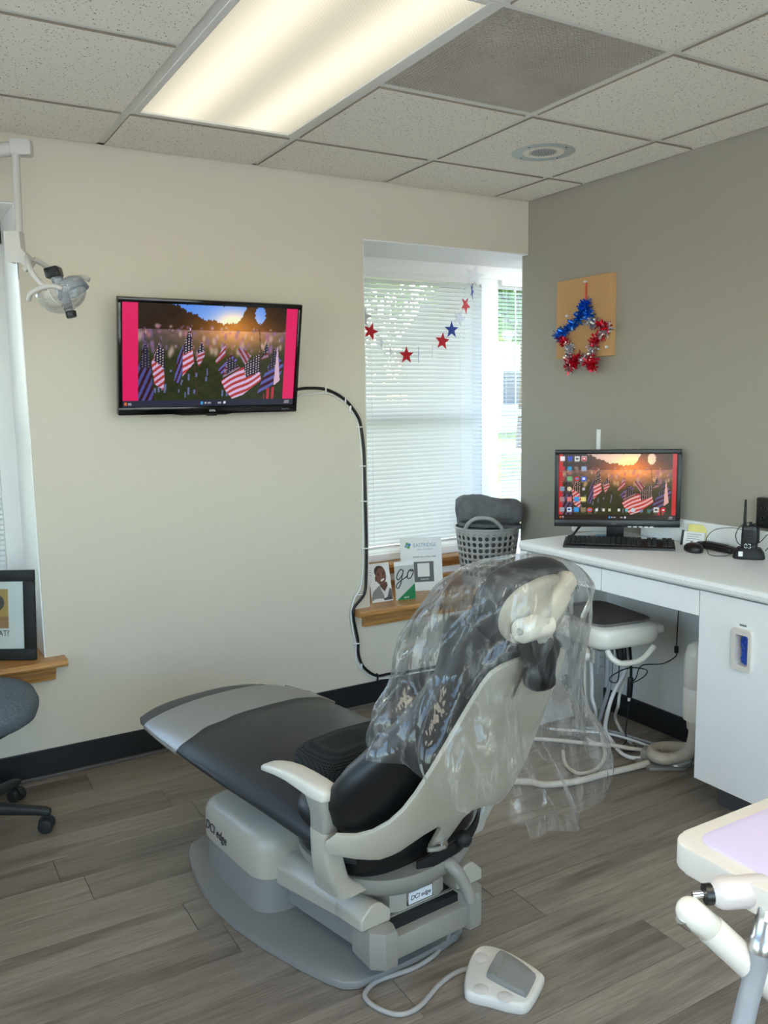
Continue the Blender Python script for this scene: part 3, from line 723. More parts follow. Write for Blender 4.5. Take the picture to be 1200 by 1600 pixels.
def screen_img(W, Hh, lb, rb, tb, barc, warm, icons=False):
    img = np.zeros((Hh, W, 3)); img[:] = np.array(barc)/255
    h2 = int(Hh*(1-tb)); a, b = int(W*lb), int(W*(1-rb))
    img[:h2, a:b] = flag_photo(b-a, h2, warm)
    img[h2:] = np.array((46, 50, 66) if not warm else (44, 34, 30))/255
    C = lambda *c: np.array(c)/255.
    def rect(x, y, w, h, c): img[int(y*Hh):max(int((y+h)*Hh), int(y*Hh)+1), int(x*W):max(int((x+w)*W), int(x*W)+1)] = C(*c)
    y0 = 1-tb*.68
    rect(.435, y0, .012, tb*.4, (70, 160, 230)); rect(.457, y0+.003, .012, tb*.3, (190, 190, 200)); rect(.474, y0+.006, .02, tb*.22, (150, 150, 160)); rect(.535, y0+.006, .02, tb*.22, (170, 170, 180)); rect(.57, y0, .012, tb*.38, (225, 225, 235))
    rect(.012, y0, .012, tb*.4, (220, 110, 60)); rect(.03, y0+.002, .018, tb*.2, (170, 160, 170)); rect(.03, y0+tb*.28, .02, tb*.15, (150, 140, 150)); rect(.945, y0, .03, tb*.16, (170, 160, 170)); rect(.94, y0+tb*.28, .035, tb*.16, (160, 150, 160))
    if icons:
        X, Y = np.meshgrid((np.arange(W)+.5)/W, (np.arange(Hh)+.5)/Hh); asp = W/Hh
        def ic(cx, cy, c, r=.024, shape=0, c2=None):
            m = (abs(X-cx) < r) & (abs(Y-cy) < r*asp) if shape == 0 else (np.hypot(X-cx, (Y-cy)/asp) < r)
            img[m] = C(*c)
            if c2 is not None:
                m = (abs(X-cx) < r*.55) & (abs(Y-cy) < r*asp*.4); img[m] = C(*c2)
            m = (abs(X-cx) < r*.9) & (abs(Y-cy-r*asp*1.35) < .006); img[m] = img[m]*.4+.5*.6
        col = [.03, .092, .155, .215]; row = [.07, .22, .375, .53, .685, .845]
        for r_, lst in enumerate(([(236, 236, 238), (40, 70, 190), (214, 218, 214), (236, 226, 226)], [(190, 40, 44), (40, 150, 200), (120, 110, 104), (150, 170, 200)], [(170, 60, 60), (110, 180, 120), (226, 200, 70), (60, 90, 200)],
                                  [(130, 150, 170), (222, 206, 170), None, (190, 180, 200)], [(160, 130, 130), (220, 120, 120), (60, 150, 220), (232, 216, 130)], [(150, 160, 170), (210, 224, 240), (60, 150, 220), (140, 120, 90)])):
            for c_, cc in enumerate(lst):
                if cc: ic(col[c_], row[r_], cc, .02 if (c_, r_) not in ((2, 1), (3, 3)) else .011, 1 if (c_, r_) in ((1, 1), (2, 2), (1, 3)) else 0)
        ic(.215, .07, (196, 40, 50), .018, 0, (240, 236, 236)); ic(.092, .845, (214, 226, 240), .02, 0, (40, 80, 170)); ic(.155, .07, (214, 218, 214), .022, 0, (70, 74, 72)); ic(.155, .375, (206, 62, 52), .02, 1, (80, 140, 220)); ic(.215, .375, (70, 100, 210), .021, 0, (220, 226, 250))
        ic(.27, .85, (206, 70, 56), .023, 1, (90, 150, 220))
        for x, cc in zip((.33, .39, .44, .52, .585), ((230, 230, 226), (220, 214, 190), (210, 196, 170), (226, 226, 224), (90, 190, 200))): ic(x, .85, cc, .011)
        ic(.64, .85, (196, 206, 220), .019, 1); ic(.71, .86, (120, 130, 170), .012); ic(.775, .86, (70, 120, 110), .014); ic(.835, .845, (214, 218, 214), .022, 0, (70, 74, 72)); ic(.895, .845, (196, 40, 50), .018, 0, (240, 236, 236))
    return img

# ------------------------------------------------------------------ television and its cables
def television():
    r = V((1, 0, 0)); u = V((0, -.2035, .979)).normalized(); n = r.cross(u); R = frame(r, u); c = V((-1.700, -.128, 1.6095))
    W, Hh = .737, .440
    t = thing('television', 'wall television showing rows of small flags between pink bars', 'television', c)
    bm = BM()
    b = .016
    for lo, hi in (((-W/2, Hh/2-.018, -.02), (W/2, Hh/2, .012)), ((-W/2, -Hh/2, -.02), (W/2, -Hh/2+.030, .012)), ((-W/2, -Hh/2+.030, -.02), (-W/2+b, Hh/2-.018, .012)), ((W/2-b, -Hh/2+.030, -.02), (W/2, Hh/2-.018, .012))): box(bm, lo, hi, .003, 2, R, c)
    part('bezel', bm, 'black_gloss', t, 30)
    bm = BM(); box(bm, (-W/2+.004, -Hh/2+.004, -.045), (W/2-.004, Hh/2-.004, -.018), .012, 2, R, c); box(bm, (-.2, -.17, -.07), (.2, .1, -.044), .01, 2, R, c); part('back_cover', bm, 'black_matte', t, 30)
    sw, sh = W-2*b, Hh-.048
    bm = BM(); box(bm, (-sw/2, -sh/2+.006, -.018), (sw/2, sh/2+.006, .004), 0, 2, R, c); part('display_panel', bm, 'black', t)
    printed('screen_picture', screen_img(300, 172, .086, .070, .062, (226, 36, 100), False), c+u*.006+n*.0046, r, u, sw-.002, sh-.002, 'screen', t)
    text('brand_lettering', 'onn.', .016, c+r*.0-u*(Hh/2-.014)+n*.0124, r, u, 'print_white', t)
    text('corner_lettering', 'Roku TV', .009, c+r*.315-u*(Hh/2-.014)+n*.0124, r, u, 'print_grey', t)
    bm = BM(); box(bm, (-.022, -Hh/2-.010, -.008), (.022, -Hh/2, .009), .003, 2, R, c); part('sensor_tab', bm, 'black', t)
    bm = BM(); prism(bm, [(-.17, -Hh/2), (.10, -Hh/2), (.06, -Hh/2-.007), (-.12, -Hh/2-.007)], -.02, .002, .001, R, c); part('lower_lip', bm, 'black', t)
    bm = BM(); box(bm, (-1.8, -.012, 1.50), (-1.6, 0, 1.74), .003); box(bm, (-1.74, -.075, 1.56), (-1.66, -.01, 1.68), .004); part('wall_mount', bm, 'black_matte', t)
television()
CABLE_B = [(-1.38, -.05, 1.47), (-1.294, -0.02, 1.485), (-1.234, -0.009, 1.491), (-1.154, -0.009, 1.486), (-1.082, -0.009, 1.458), (-1.031, -0.009, 1.418), (-0.989, -0.009, 1.362), (-0.974, -0.009, 1.315), (-0.962, -0.009, 1.22), (-0.96, -0.009, 1.135), (-0.958, -0.009, 0.972), (-0.957, -0.009, 0.866), (-0.957, -0.009, 0.759), (-0.962, -0.009, 0.622), (-0.975, -0.012, 0.544), (-1.033, -0.02, 0.49), (-1.04, -0.02, 0.45), (-1.012, -0.009, 0.332), (-1.011, -0.009, 0.272), (-0.998, -0.009, 0.22), (-0.971, -0.009, 0.18), (-0.915, -0.009, 0.139), (-0.846, -0.012, 0.137), (-0.764, -0.014, 0.13), (-.5, -.014, .125), (-.2, -.014, .122), (-.03, -.014, .12)]
CABLE_W = [(-1.37, -.05, 1.44), (-1.294, -0.02, 1.449), (-1.259, -0.006, 1.46), (-1.153, -0.006, 1.47), (-1.091, -0.006, 1.447), (-1.03, -0.006, 1.4), (-0.994, -0.006, 1.343), (-0.982, -0.006, 1.287), (-0.971, -0.006, 1.154), (-0.972, -0.006, 0.973), (-0.974, -0.006, 0.76), (-0.985, -0.006, 0.595), (-1.03, -0.012, 0.525), (-1.047, -0.012, 0.44), (-1.024, -0.006, 0.313), (-1.023, -0.006, 0.253), (-1.008, -0.006, 0.2), (-0.969, -0.006, 0.158), (-0.913, -0.006, 0.126), (-0.844, -0.012, 0.117), (-0.774, -0.013, 0.118), (-.5, -.013, .1115), (-.2, -.013, .110), (-.03, -.013, .110)]
CLIPS = [(-1.151, -0.004, 1.484), (-1.054, -0.004, 1.437), (-1.029, -0.004, 1.397), (-0.982, -0.004, 1.315), (-0.97, -0.004, 1.138), (-0.966, -0.004, 0.976), (-0.967, -0.004, 0.757), (-1.0, -0.004, 0.545), (-1.021, -0.004, 0.314), (-0.998, -0.004, 0.2), (-0.912, -0.004, 0.135), (-0.761, -0.004, 0.128)]
def cables():
    bm = BM(); tube(bm, CABLE_B, .0065, 8, 5); o = part('power_cable', bm, 'black', None, 180); tag(o, 'thick black cable running from the television down to the baseboard', 'cable')
    bm = BM(); tube(bm, CABLE_W, .0042, 8, 5); o = part('signal_cable', bm, 'tube_white', None, 180); tag(o, 'thin white cable running beside the black one down the wall', 'cable')
    labs = ['white clip on the cables nearest the television', 'white clip where the cables start to bend down', 'white clip on the bend of the white cable', 'white clip at the top of the straight drop', 'second white clip down the straight cable drop', 'third white clip down the straight cable drop', 'white clip beside the foot of the window blind', 'white clip just above the oak sill corner', 'white clip below the oak sill corner', 'white clip at the lower bend of the cables', 'black clip at the bottom of the cable bend', 'black clip furthest along the baseboard']
    for i, (x, y, z) in enumerate(CLIPS):
        blk = i >= 10; vert = 3 <= i <= 8; bm = BM(); w, h = (.030, .006) if vert else (.006, .030)
        box(bm, (-w/2, -.014, -h/2), (w/2, .003, h/2), .002); cyl(bm, (-w/2 if vert else 0, -.006, 0 if vert else -h/2), (-w/2-.008 if vert else 0, -.006, 0 if vert else -h/2-.006), .0035, seg=8)
        o = part('cable_clip', bm, 'black' if blk else 'tube_white', None, 40); o.location = (x, y, z); tag(o, labs[i], 'clip', 'clips holding the television cables')
cables()

# ------------------------------------------------------------------ star garland
def star_pts(r1, r2, rot=0): return [((r1 if k % 2 == 0 else r2)*math.sin(rot+k*math.pi/5), (r1 if k % 2 == 0 else r2)*math.cos(rot+k*math.pi/5)) for k in range(10)]
def garland():
    S = [(-0.092, 2.074, 'white_star', .052, 0, .2), (-0.125, 1.991, 'blue_star', .036, 1.0, .3), (-0.167, 1.917, 'red_star', .038, .5, .5), (-0.208, 1.85, 'silver_star', .038, .3, .35), (-0.257, 1.789, 'blue_star', .037, 0, 0), (-0.315, 1.73, 'red_star', .038, 0, .1),
         (-0.379, 1.684, 'white_star', .036, 1.35, .4), (-0.462, 1.659, 'blue_star', .036, 1.35, .2), (-0.535, 1.656, 'red_star', .037, 0, 0), (-0.628, 1.674, 'white_star', .036, 1.1, .5), (-0.679, 1.717, 'white_star', .036, 1.1, .3), (-0.74, 1.768, 'red_star', .037, 0, .3), (-0.780, 1.837, 'silver_star', .040, 0, .2)]
    S = [(x, z, m, r*1.22, y*.75, ro) for x, z, m, r, y, ro in S]
    t = thing('star_garland', 'paper star garland in red, silver and blue hanging across the blind', 'garland', (-.45, .3, 1.66))
    pts = [(-.092, .318, 2.09)]+[(s[0], .3, s[1]) for s in S]+[(-.85, .3, 1.95), (-.885, .31, 2.06)]
    bm = BM(); tube(bm, pts, .0012, 5, 4); part('string', bm, 'white_star', t)
    for x, z, m, r, yaw, roll in S:
        bm = BM(); R = Matrix.Rotation(yaw, 3, 'Z') @ Matrix(((1, 0, 0), (0, 0, -1), (0, 1, 0)))
        prism(bm, star_pts(r, r*.42, roll), -.0008, .0008, 0, R, (x, .2985 if m != 'white_star' or z < 2 else .32, z)); part('star', bm, m, t)
garland()

# ------------------------------------------------------------------ cork board and tinsel star
def cork():
    bm = BM(); box(bm, (-.028, -.600, 1.615), (0, -.243, 1.976), .002); o = part('cork_board', bm, 'cork_edge'); tag(o, 'square cork board on the grey wall holding the tinsel star', 'cork board')
    TI = [(-.463, 1.86), (-.411, 1.782), (-.279, 1.725), (-.367, 1.666), (-.352, 1.564), (-.436, 1.619), (-.519, 1.564), (-.508, 1.672), (-.605, 1.739), (-.498, 1.764)]
    t = thing('tinsel_star', 'shaggy red, silver and blue tinsel star hung on the cork board', 'star decoration', (-.05, -.45, 1.86))
    bm = BM(); tube(bm, [(-.05, y, z) for y, z in TI], .0035, 6, 1, True); part('wire_frame', bm, 'silver_foil', t)
    segc = {0: 'bbbbbb', 1: 'bbbbbb', 2: 'brrs', 3: 'ssrr', 4: 'srrr', 5: 'ssrr', 6: 'rrss', 7: 'rrss', 8: 'rrss', 9: 'sbbb'}
    bms = {'b': BM(), 'r': BM(), 's': BM()}; rs = random.Random(5)
    for k in range(10):
        a, b = TI[k], TI[(k+1) % 10]; cs = segc[k]
        for i in range(190):
            f = rs.random(); c = cs[int(f*len(cs))]; p = V((-.05, a[0]+(b[0]-a[0])*f, a[1]+(b[1]-a[1])*f))
            d = V((rs.gauss(-.2, .8), rs.gauss(0, 1), rs.gauss(0, 1))).normalized(); L = rs.uniform(.016, .036); w = d.cross(V((rs.gauss(0, 1), rs.gauss(0, 1), rs.gauss(0, 1)))).normalized()*.0034
            q = p+d*L
            if q.x > -.031: q.x = -.031
            bb = bms[c]; bb.faces.new([bb.verts.new(x) for x in (p-w, q-w, q+w, p+w)])
    for k, nm in (('b', 'blue_tinsel'), ('r', 'red_tinsel'), ('s', 'silver_tinsel')): part(nm, bms[k], {'b': 'blue_foil', 'r': 'red_foil', 's': 'silver_foil'}[k], t, kind='stuff')
    bm = BM(); box(bm, (-.034, -.449, 1.865), (-.031, -.440, 1.952), .0005); part('ribbon', bm, 'red_ribbon', t)
    for (y, z), lab in zip(((-.445, 1.953), (-.327, 1.811), (-.585, 1.654)), ('white push pin holding the red ribbon of the tinsel star', 'white push pin left of the blue tinsel', 'white push pin at the lower right of the cork board')):
        bm = BM(); lathe(bm, (-.028, y, z), [(.002, 0), (.002, .004), (.0055, .005), (.004, .009), (.006, .014), (.0055, .016)], (-1, 0, 0), 12); o = part('push_pin', bm, 'white_star', None, 40); tag(o, lab, 'push pin', 'push pins in the cork board')
cork()

# ------------------------------------------------------------------ things on the oak sill
def portrait(W, Hh):
    X, Y = np.meshgrid((np.arange(W)+.5)/W, (np.arange(Hh)+.5)/Hh); img = np.ones((Hh, W, 3))*np.array((236, 234, 230))/255.; C = lambda *c: np.array(c)/255.
    def el(cx, cy, rx, ry, c, rot=0):
        dx, dy = X-cx, (Y-cy); a, b = dx*math.cos(rot)+dy*math.sin(rot), -dx*math.sin(rot)+dy*math.cos(rot); m = (a/rx)**2+(b/ry)**2 < 1; img[m] = C(*c)
    m = poly(X, Y, [(.02, .86), (.10, .72), (.42, .58), (.55, .60), (.62, .80), (.60, .92), (.2, .90), (.02, .95)]); img[m] = C(140, 136, 136)
    m = poly(X, Y, [(.80, .62), (.98, .70), (.99, .95), (.70, .97), (.66, .8)]); img[m] = C(96, 92, 94)
    m = poly(X, Y, [(.45, .60), (.86, .55), (.88, .70), (.72, .92), (.60, .84)]); img[m] = C(222, 220, 216)
    m = poly(X, Y, [(.55, .92), (.99, .86), (.99, .97), (.6, .97)]); img[m] = C(70, 70, 74)
    m = poly(X, Y, [(.44, .50), (.80, .50), (.82, .60), (.66, .74), (.48, .62)]); img[m] = C(92, 58, 48)
    el(.55, .32, .25, .245, (112, 72, 58), -.15); el(.46, .2, .2, .13, (58, 36, 32), -.1); el(.55, .33, .21, .20, (122, 80, 64), -.15)
    el(.31, .40, .05, .07, (100, 62, 50)); el(.58, .33, .05, .08, (136, 92, 74)); el(.46, .31, .05, .016, (40, 26, 24), -.2); el(.68, .29, .05, .016, (40, 26, 24), -.2); el(.45, .275, .06, .010, (40, 26, 24), -.2); el(.68, .25, .06, .010, (40, 26, 24), -.2)
    el(.61, .445, .115, .046, (88, 44, 40), -.25); el(.61, .44, .095, .028, (240, 236, 230), -.25)
    for k in range(7): img[(abs(Y-.1-.06*k) < .008) & (X < .16-.01*k) & (X > .03)] = C(176, 174, 170)
    return img
def sill_things():
    def card(name, label, img, bl, br, h, lean, th=.0016, mat='paper', cat='brochure'):
        bl, br = V(bl), V(br); r = (br-bl); w = r.length; r.normalize(); n = r.cross(V((0, 0, 1))); u = (V((0, 0, 1))-n*math.tan(lean)).normalized(); nn = r.cross(u).normalized()
        c = (bl+br)/2+u*h/2; t = thing(name, label, cat, (bl+br)/2)
        bm = BM(); box(bm, (-w/2, -h/2, -th), (w/2, h/2, 0), 0, 1, frame(r, u), c); part('card', bm, mat, t)
        return t, r, u, nn, c, w
    t, r, u, n, c, w = card('portrait_brochure', 'white brochure with a smiling man in a grey cardigan', None, (-.897, .052, ZS+.001), (-.782, .052, ZS+.001), .185, .22)
    printed('portrait_print', portrait(60, 96), c+n*.0004, r, u, w, .185, 'print', t)
    t, r, u, n, c, w = card('go_brochure', 'white and green brochure marked go in grey script', None, (-.775, .034, ZS+.001), (-.672, .020, ZS+.001), .186, .12)
    bm = BM(); prism(bm, [(w/2, -.093), (w/2, -.018), (-w/2+.006, -.093)], 0, .0004, 0, frame(r, u), c); part('green_corner', bm, plain('green_card', rgb(20, 120, 66), .5), t)
    bm = BM(); prism(bm, [(-w/2, -.093), (-w/2+.006, -.093), (w/2, -.018), (w/2, .072), (-w/2, .072)], 0, .0003, 0, frame(r, u), c); part('grey_panel', bm, plain('grey_card', rgb(196, 196, 188), .5), t)
    P = lambda x, y: c+r*x+u*y+n*.001
    S = w/.103
    bm = BM(); tube(bm, [P(-.008, .048), P(-.018, .054), P(-.034, .040), P(-.043, .018), P(-.036, .006), P(-.022, .016), P(-.010, .034), P(-.005, .050), P(-.014, .020), P(-.022, -.010), P(-.036, -.034), P(-.047, -.030), P(-.044, -.016), P(-.026, -.002), P(.004, .014), P(.016, .022)], .0026, 6, 6); part('go_letter', bm, 'print_dark', t, 180)
    bm = BM(); tube(bm, [P(.036, .050), P(.024, .044), P(.013, .024), P(.016, .008), P(.030, .010), P(.044, .030), P(.046, .046), P(.036, .050), P(.032, .044), P(.040, .042), P(.049, .046)], .0026, 6, 6); part('go_letter', bm, 'print_dark', t, 180)
    text('small_lettering', 'REVE', .012, c+r*.004-u*.083+n*.001, r, u, 'print_white', t)
    t, r, u, n, c, w = card('office_flyer', 'tall white office flyer in a clear stand with grey panel', None, (-.655, .175, ZS+.001), (-.452, .105, ZS+.001), .270, .14, cat='flyer')
    text('heading_lettering', 'EASTRIDGE', .026, c+r*.02+u*.095+n*.0004, r, u, 'print_teal', t, sx=.9)
    text('sub_lettering', 'FAMILY & COSMETIC', .009, c+r*.02+u*.074+n*.0004, r, u, 'print_teal', t)
    for k, m in enumerate(('print_blue', 'print_green', 'print_teal', 'print_green')):
        a = k*math.pi/2+.4; bm = BM(); prism(bm, [(.008*math.cos(q)+.009*math.cos(a), .008*math.sin(q)+.009*math.sin(a)) for q in np.linspace(0, 6.283, 9)[:-1]], 0, .0004, 0, frame(r, u), c-r*.068+u*.096); part('logo_petal', bm, m, t)
    text('line_lettering', 'THANK YOU & WELCOME!', .010, c+r*.016+u*.036+n*.0004, r, u, 'print_dark', t)
    bm = BM(); box(bm, (-.06, -.09, 0), (.062, .012, .0004), 0, 1, frame(r, u), c); part('grey_panel', bm, plain('dark_grey_print', rgb(92, 92, 94), .5), t)
    bm = BM(); box(bm, (-.022, -.064, .0004), (.04, .004, .0007), 0, 1, frame(r, u), c); part('white_square', bm, 'paper', t)
    text('caption_lettering', 'SCAN ME', .010, c+r*.012-u*.077+n*.0008, r, u, 'print_white', t)
sill_things()

def basket_and_towel():
    c = V((-.165, .115, ZS)); t = thing('laundry_basket', 'grey plastic laundry basket with round holes on the oak sill', 'basket', c)
    # wall with real holes: a cone grid, each cell a square ring round a hole
    bm = BM(); n = 30; rows = 7; h0, hs = .052, .0312; TOP = .300
    def rad(z): return .128+.042*(z/.3)**.9
    def P(a, z, rr=0): return c+V((math.cos(a)*(rad(z)+rr), math.sin(a)*(rad(z)+rr)*.93, z))
    K = 12; da = 2*math.pi/n
    def strip(z0, z1, m=2):
        for i in range(n*2):
            a0, a1 = i*da/2, (i+1)*da/2
            for k in range(m):
                za, zb = z0+(z1-z0)*k/m, z0+(z1-z0)*(k+1)/m; bm.faces.new([bm.verts.new(P(a, z)) for a, z in ((a0, za), (a1, za), (a1, zb), (a0, zb))])
    strip(.0, h0, 2); strip(h0+rows*hs, TOP, 2)
    for j in range(rows):
        for i in range(n):
            ac, zc = (i+.5)*da, h0+(j+.5)*hs; ri = .0112; sq, ci = [], []
            for k in range(K):
                th = 2*math.pi*k/K+math.pi/4; x, y = math.cos(th), math.sin(th); s = 1/max(abs(x), abs(y))
                sq.append(P(ac+x*s*da/2, zc+y*s*hs/2)); ci.append(P(ac+x*ri/rad(zc), zc+y*ri))
            for k in range(K):
                q = (k+1) % K; bm.faces.new([bm.verts.new(p) for p in (sq[k], sq[q], ci[q], ci[k])])
    bmesh.ops.remove_doubles(bm, verts=bm.verts, dist=.0004)
    o = part('wall', bm, 'basket', t, 60); solid(o, .003, 0)
    bm = BM(); lathe(bm, c, [(.127, .001), (.129, .004)], seg=48)
    part('floor', bm, 'basket', t)
    bm = BM(); tube(bm, [P(a, TOP, .002) for a in np.linspace(0, 2*math.pi, 49)[:-1]], .006, 8, 2, True); part('rim', bm, 'basket', t, 180)
    for ang in (math.radians(-133), math.radians(47)):
        bm = BM(); da2 = .62
        pts = [P(ang-da2, TOP)]+[P(ang+da2*f, TOP+.066*(1-abs(f)**2.4)) for f in (-.8, -.5, -.2, .2, .5, .8)]+[P(ang+da2, TOP)]
        tube(bm, pts, .0100, 8, 5); part('handle', bm, 'basket', t, 180)
    # folded towel lying in the basket
    tw = thing('towel', 'thick folded charcoal towel lying on top of the grey basket', 'towel', c+V((0, 0, .3)))
    R = Matrix.Rotation(math.radians(-30), 3, 'Z'); o = c+V((.01, .0, .300))
    def fold(hx, hy, z0, z1, wob, seedo, name, mat='towel', lean=0):
        bm = BM(); rings = []
        m = 26
        for i in range(m+1):
            f = i/m; x = -hx+2*hx*f; e = min(1, (min(f, 1-f)*2*hx/.03))**.5 if 0 < f < 1 else .05
            cz = (z0+z1)/2; hz = (z1-z0)/2*(.86+.14*e)*(1-.16*f); hyy = hy*(.9+.1*e)
            if i in (0, m): hz *= .86; hyy *= .9
            r = []
            for p in sring(V((x, lean*f, cz-.02*f)), V((0, 1, 0)), V((0, 0, 1)), hyy, hz, 2.7, 36):
                d = noise.noise(V((p.x*11+seedo, p.y*11, p.z*14)))*wob+noise.noise(V((p.x*30, p.y*26+seedo, p.z*34)))*wob*.35
                q = p+V((0, (p.y)*d*4, (p.z-cz)*d*5)); r.append(o+R @ q)
            rings.append(r)
        ringloft(bm, rings); b = part(name, bm, mat, tw, 180); return b
    fold(.160, .105, .004, .040, .02, 3, 'lower_fold')
    fold(.166, .112, .018, .168, .045, 9, 'upper_fold')
    bm = BM()
    for k in range(4):
        yy = -.06+.036*k; pts = [o+R @ V((-.158-.006*math.sin(f*3.14), yy+.008*math.sin(f*4+k), .035+.105*f)) for f in np.linspace(0, 1, 6)]; tube(bm, pts, lambda u: .008*(.4+.6*math.sin(u*3.14)), 8, 3)
    part('folded_edge', bm, 'towel', tw, 180, kind='stuff')
    t2 = thing('towel', 'dark towels filling the inside of the grey basket', 'towel', c+V((0, 0, .02)))
    bm = BM(); ringloft(bm, [[p+(p-c)*.14*noise.noise(p*30) for p in sring(c+V((0, 0, z)), V((1, 0, 0)), V((0, 1, 0)), r, r*.93, 2, 36)] for z, r in ((.006, .10), (.02, .112), (.10, .122), (.19, .132), (.26, .138), (.283, .12), (.288, .05))]); part('bundle', bm, 'towel', t2, 180)
basket_and_towel()

def left_window_things():
    r = V((.862, -.507, 0)).normalized(); n0 = r.cross(V((0, 0, 1))); u = (V((0, 0, 1))-n0*.10).normalized(); br = V((-2.41, -.02, ZS+.002)); w, h = .30, .343
    R = frame(r, u); n = r.cross(u); c = br-r*w/2+u*h/2
    t = thing('framed_picture', 'black framed picture with white mat on the left oak sill', 'picture', c)
    bm = BM(); b = .043
    for lo, hi in (((-w/2, -h/2, -.018), (w/2, -h/2+b, .0)), ((-w/2, h/2-b, -.018), (w/2, h/2, .0)), ((-w/2, -h/2+b, -.018), (-w/2+b, h/2-b, .0)), ((w/2-b, -h/2+b, -.018), (w/2, h/2-b, .0))): box(bm, lo, hi, .003, 2, R, c)
    part('frame', bm, 'black_matte', t, 30)
    bm = BM(); box(bm, (-w/2+b, -h/2+b, -.016), (w/2-b, h/2-b, -.010), 0, 1, R, c); part('mat_board', bm, 'paper', t)
    img = np.zeros((80, 80, 3)); X, Y = np.meshgrid(np.linspace(0, 1, 80), np.linspace(0, 1, 80)); img[:] = np.array((206, 168, 104))/255
    img[Y > .7] = np.array((176, 132, 90))/255
    img[((X-.6)/.3)**2+((Y-.35)/.25)**2 < 1] = np.array((96, 92, 90))/255; img[((X-.45)/.3)**2+((Y-.7)/.3)**2 < 1] = np.array((120, 112, 104))/255
    printed('photograph', img, c-r*.028+u*.025-n*.0095, r, u, .15, .15, 'print', t)
    text('caption_lettering', "WHAT'S THAT?", .032, c+r*.048-u*.070-n*.0094, r, u, 'print_dark', t, 0, 'RIGHT', .0004, .78)
    bm = BM(); box(bm, (-w/2+b, -h/2+b, -.0085), (w/2-b, h/2-b, -.0065), 0, 1, R, c); part('glazing', bm, 'glass', t)
left_window_things()

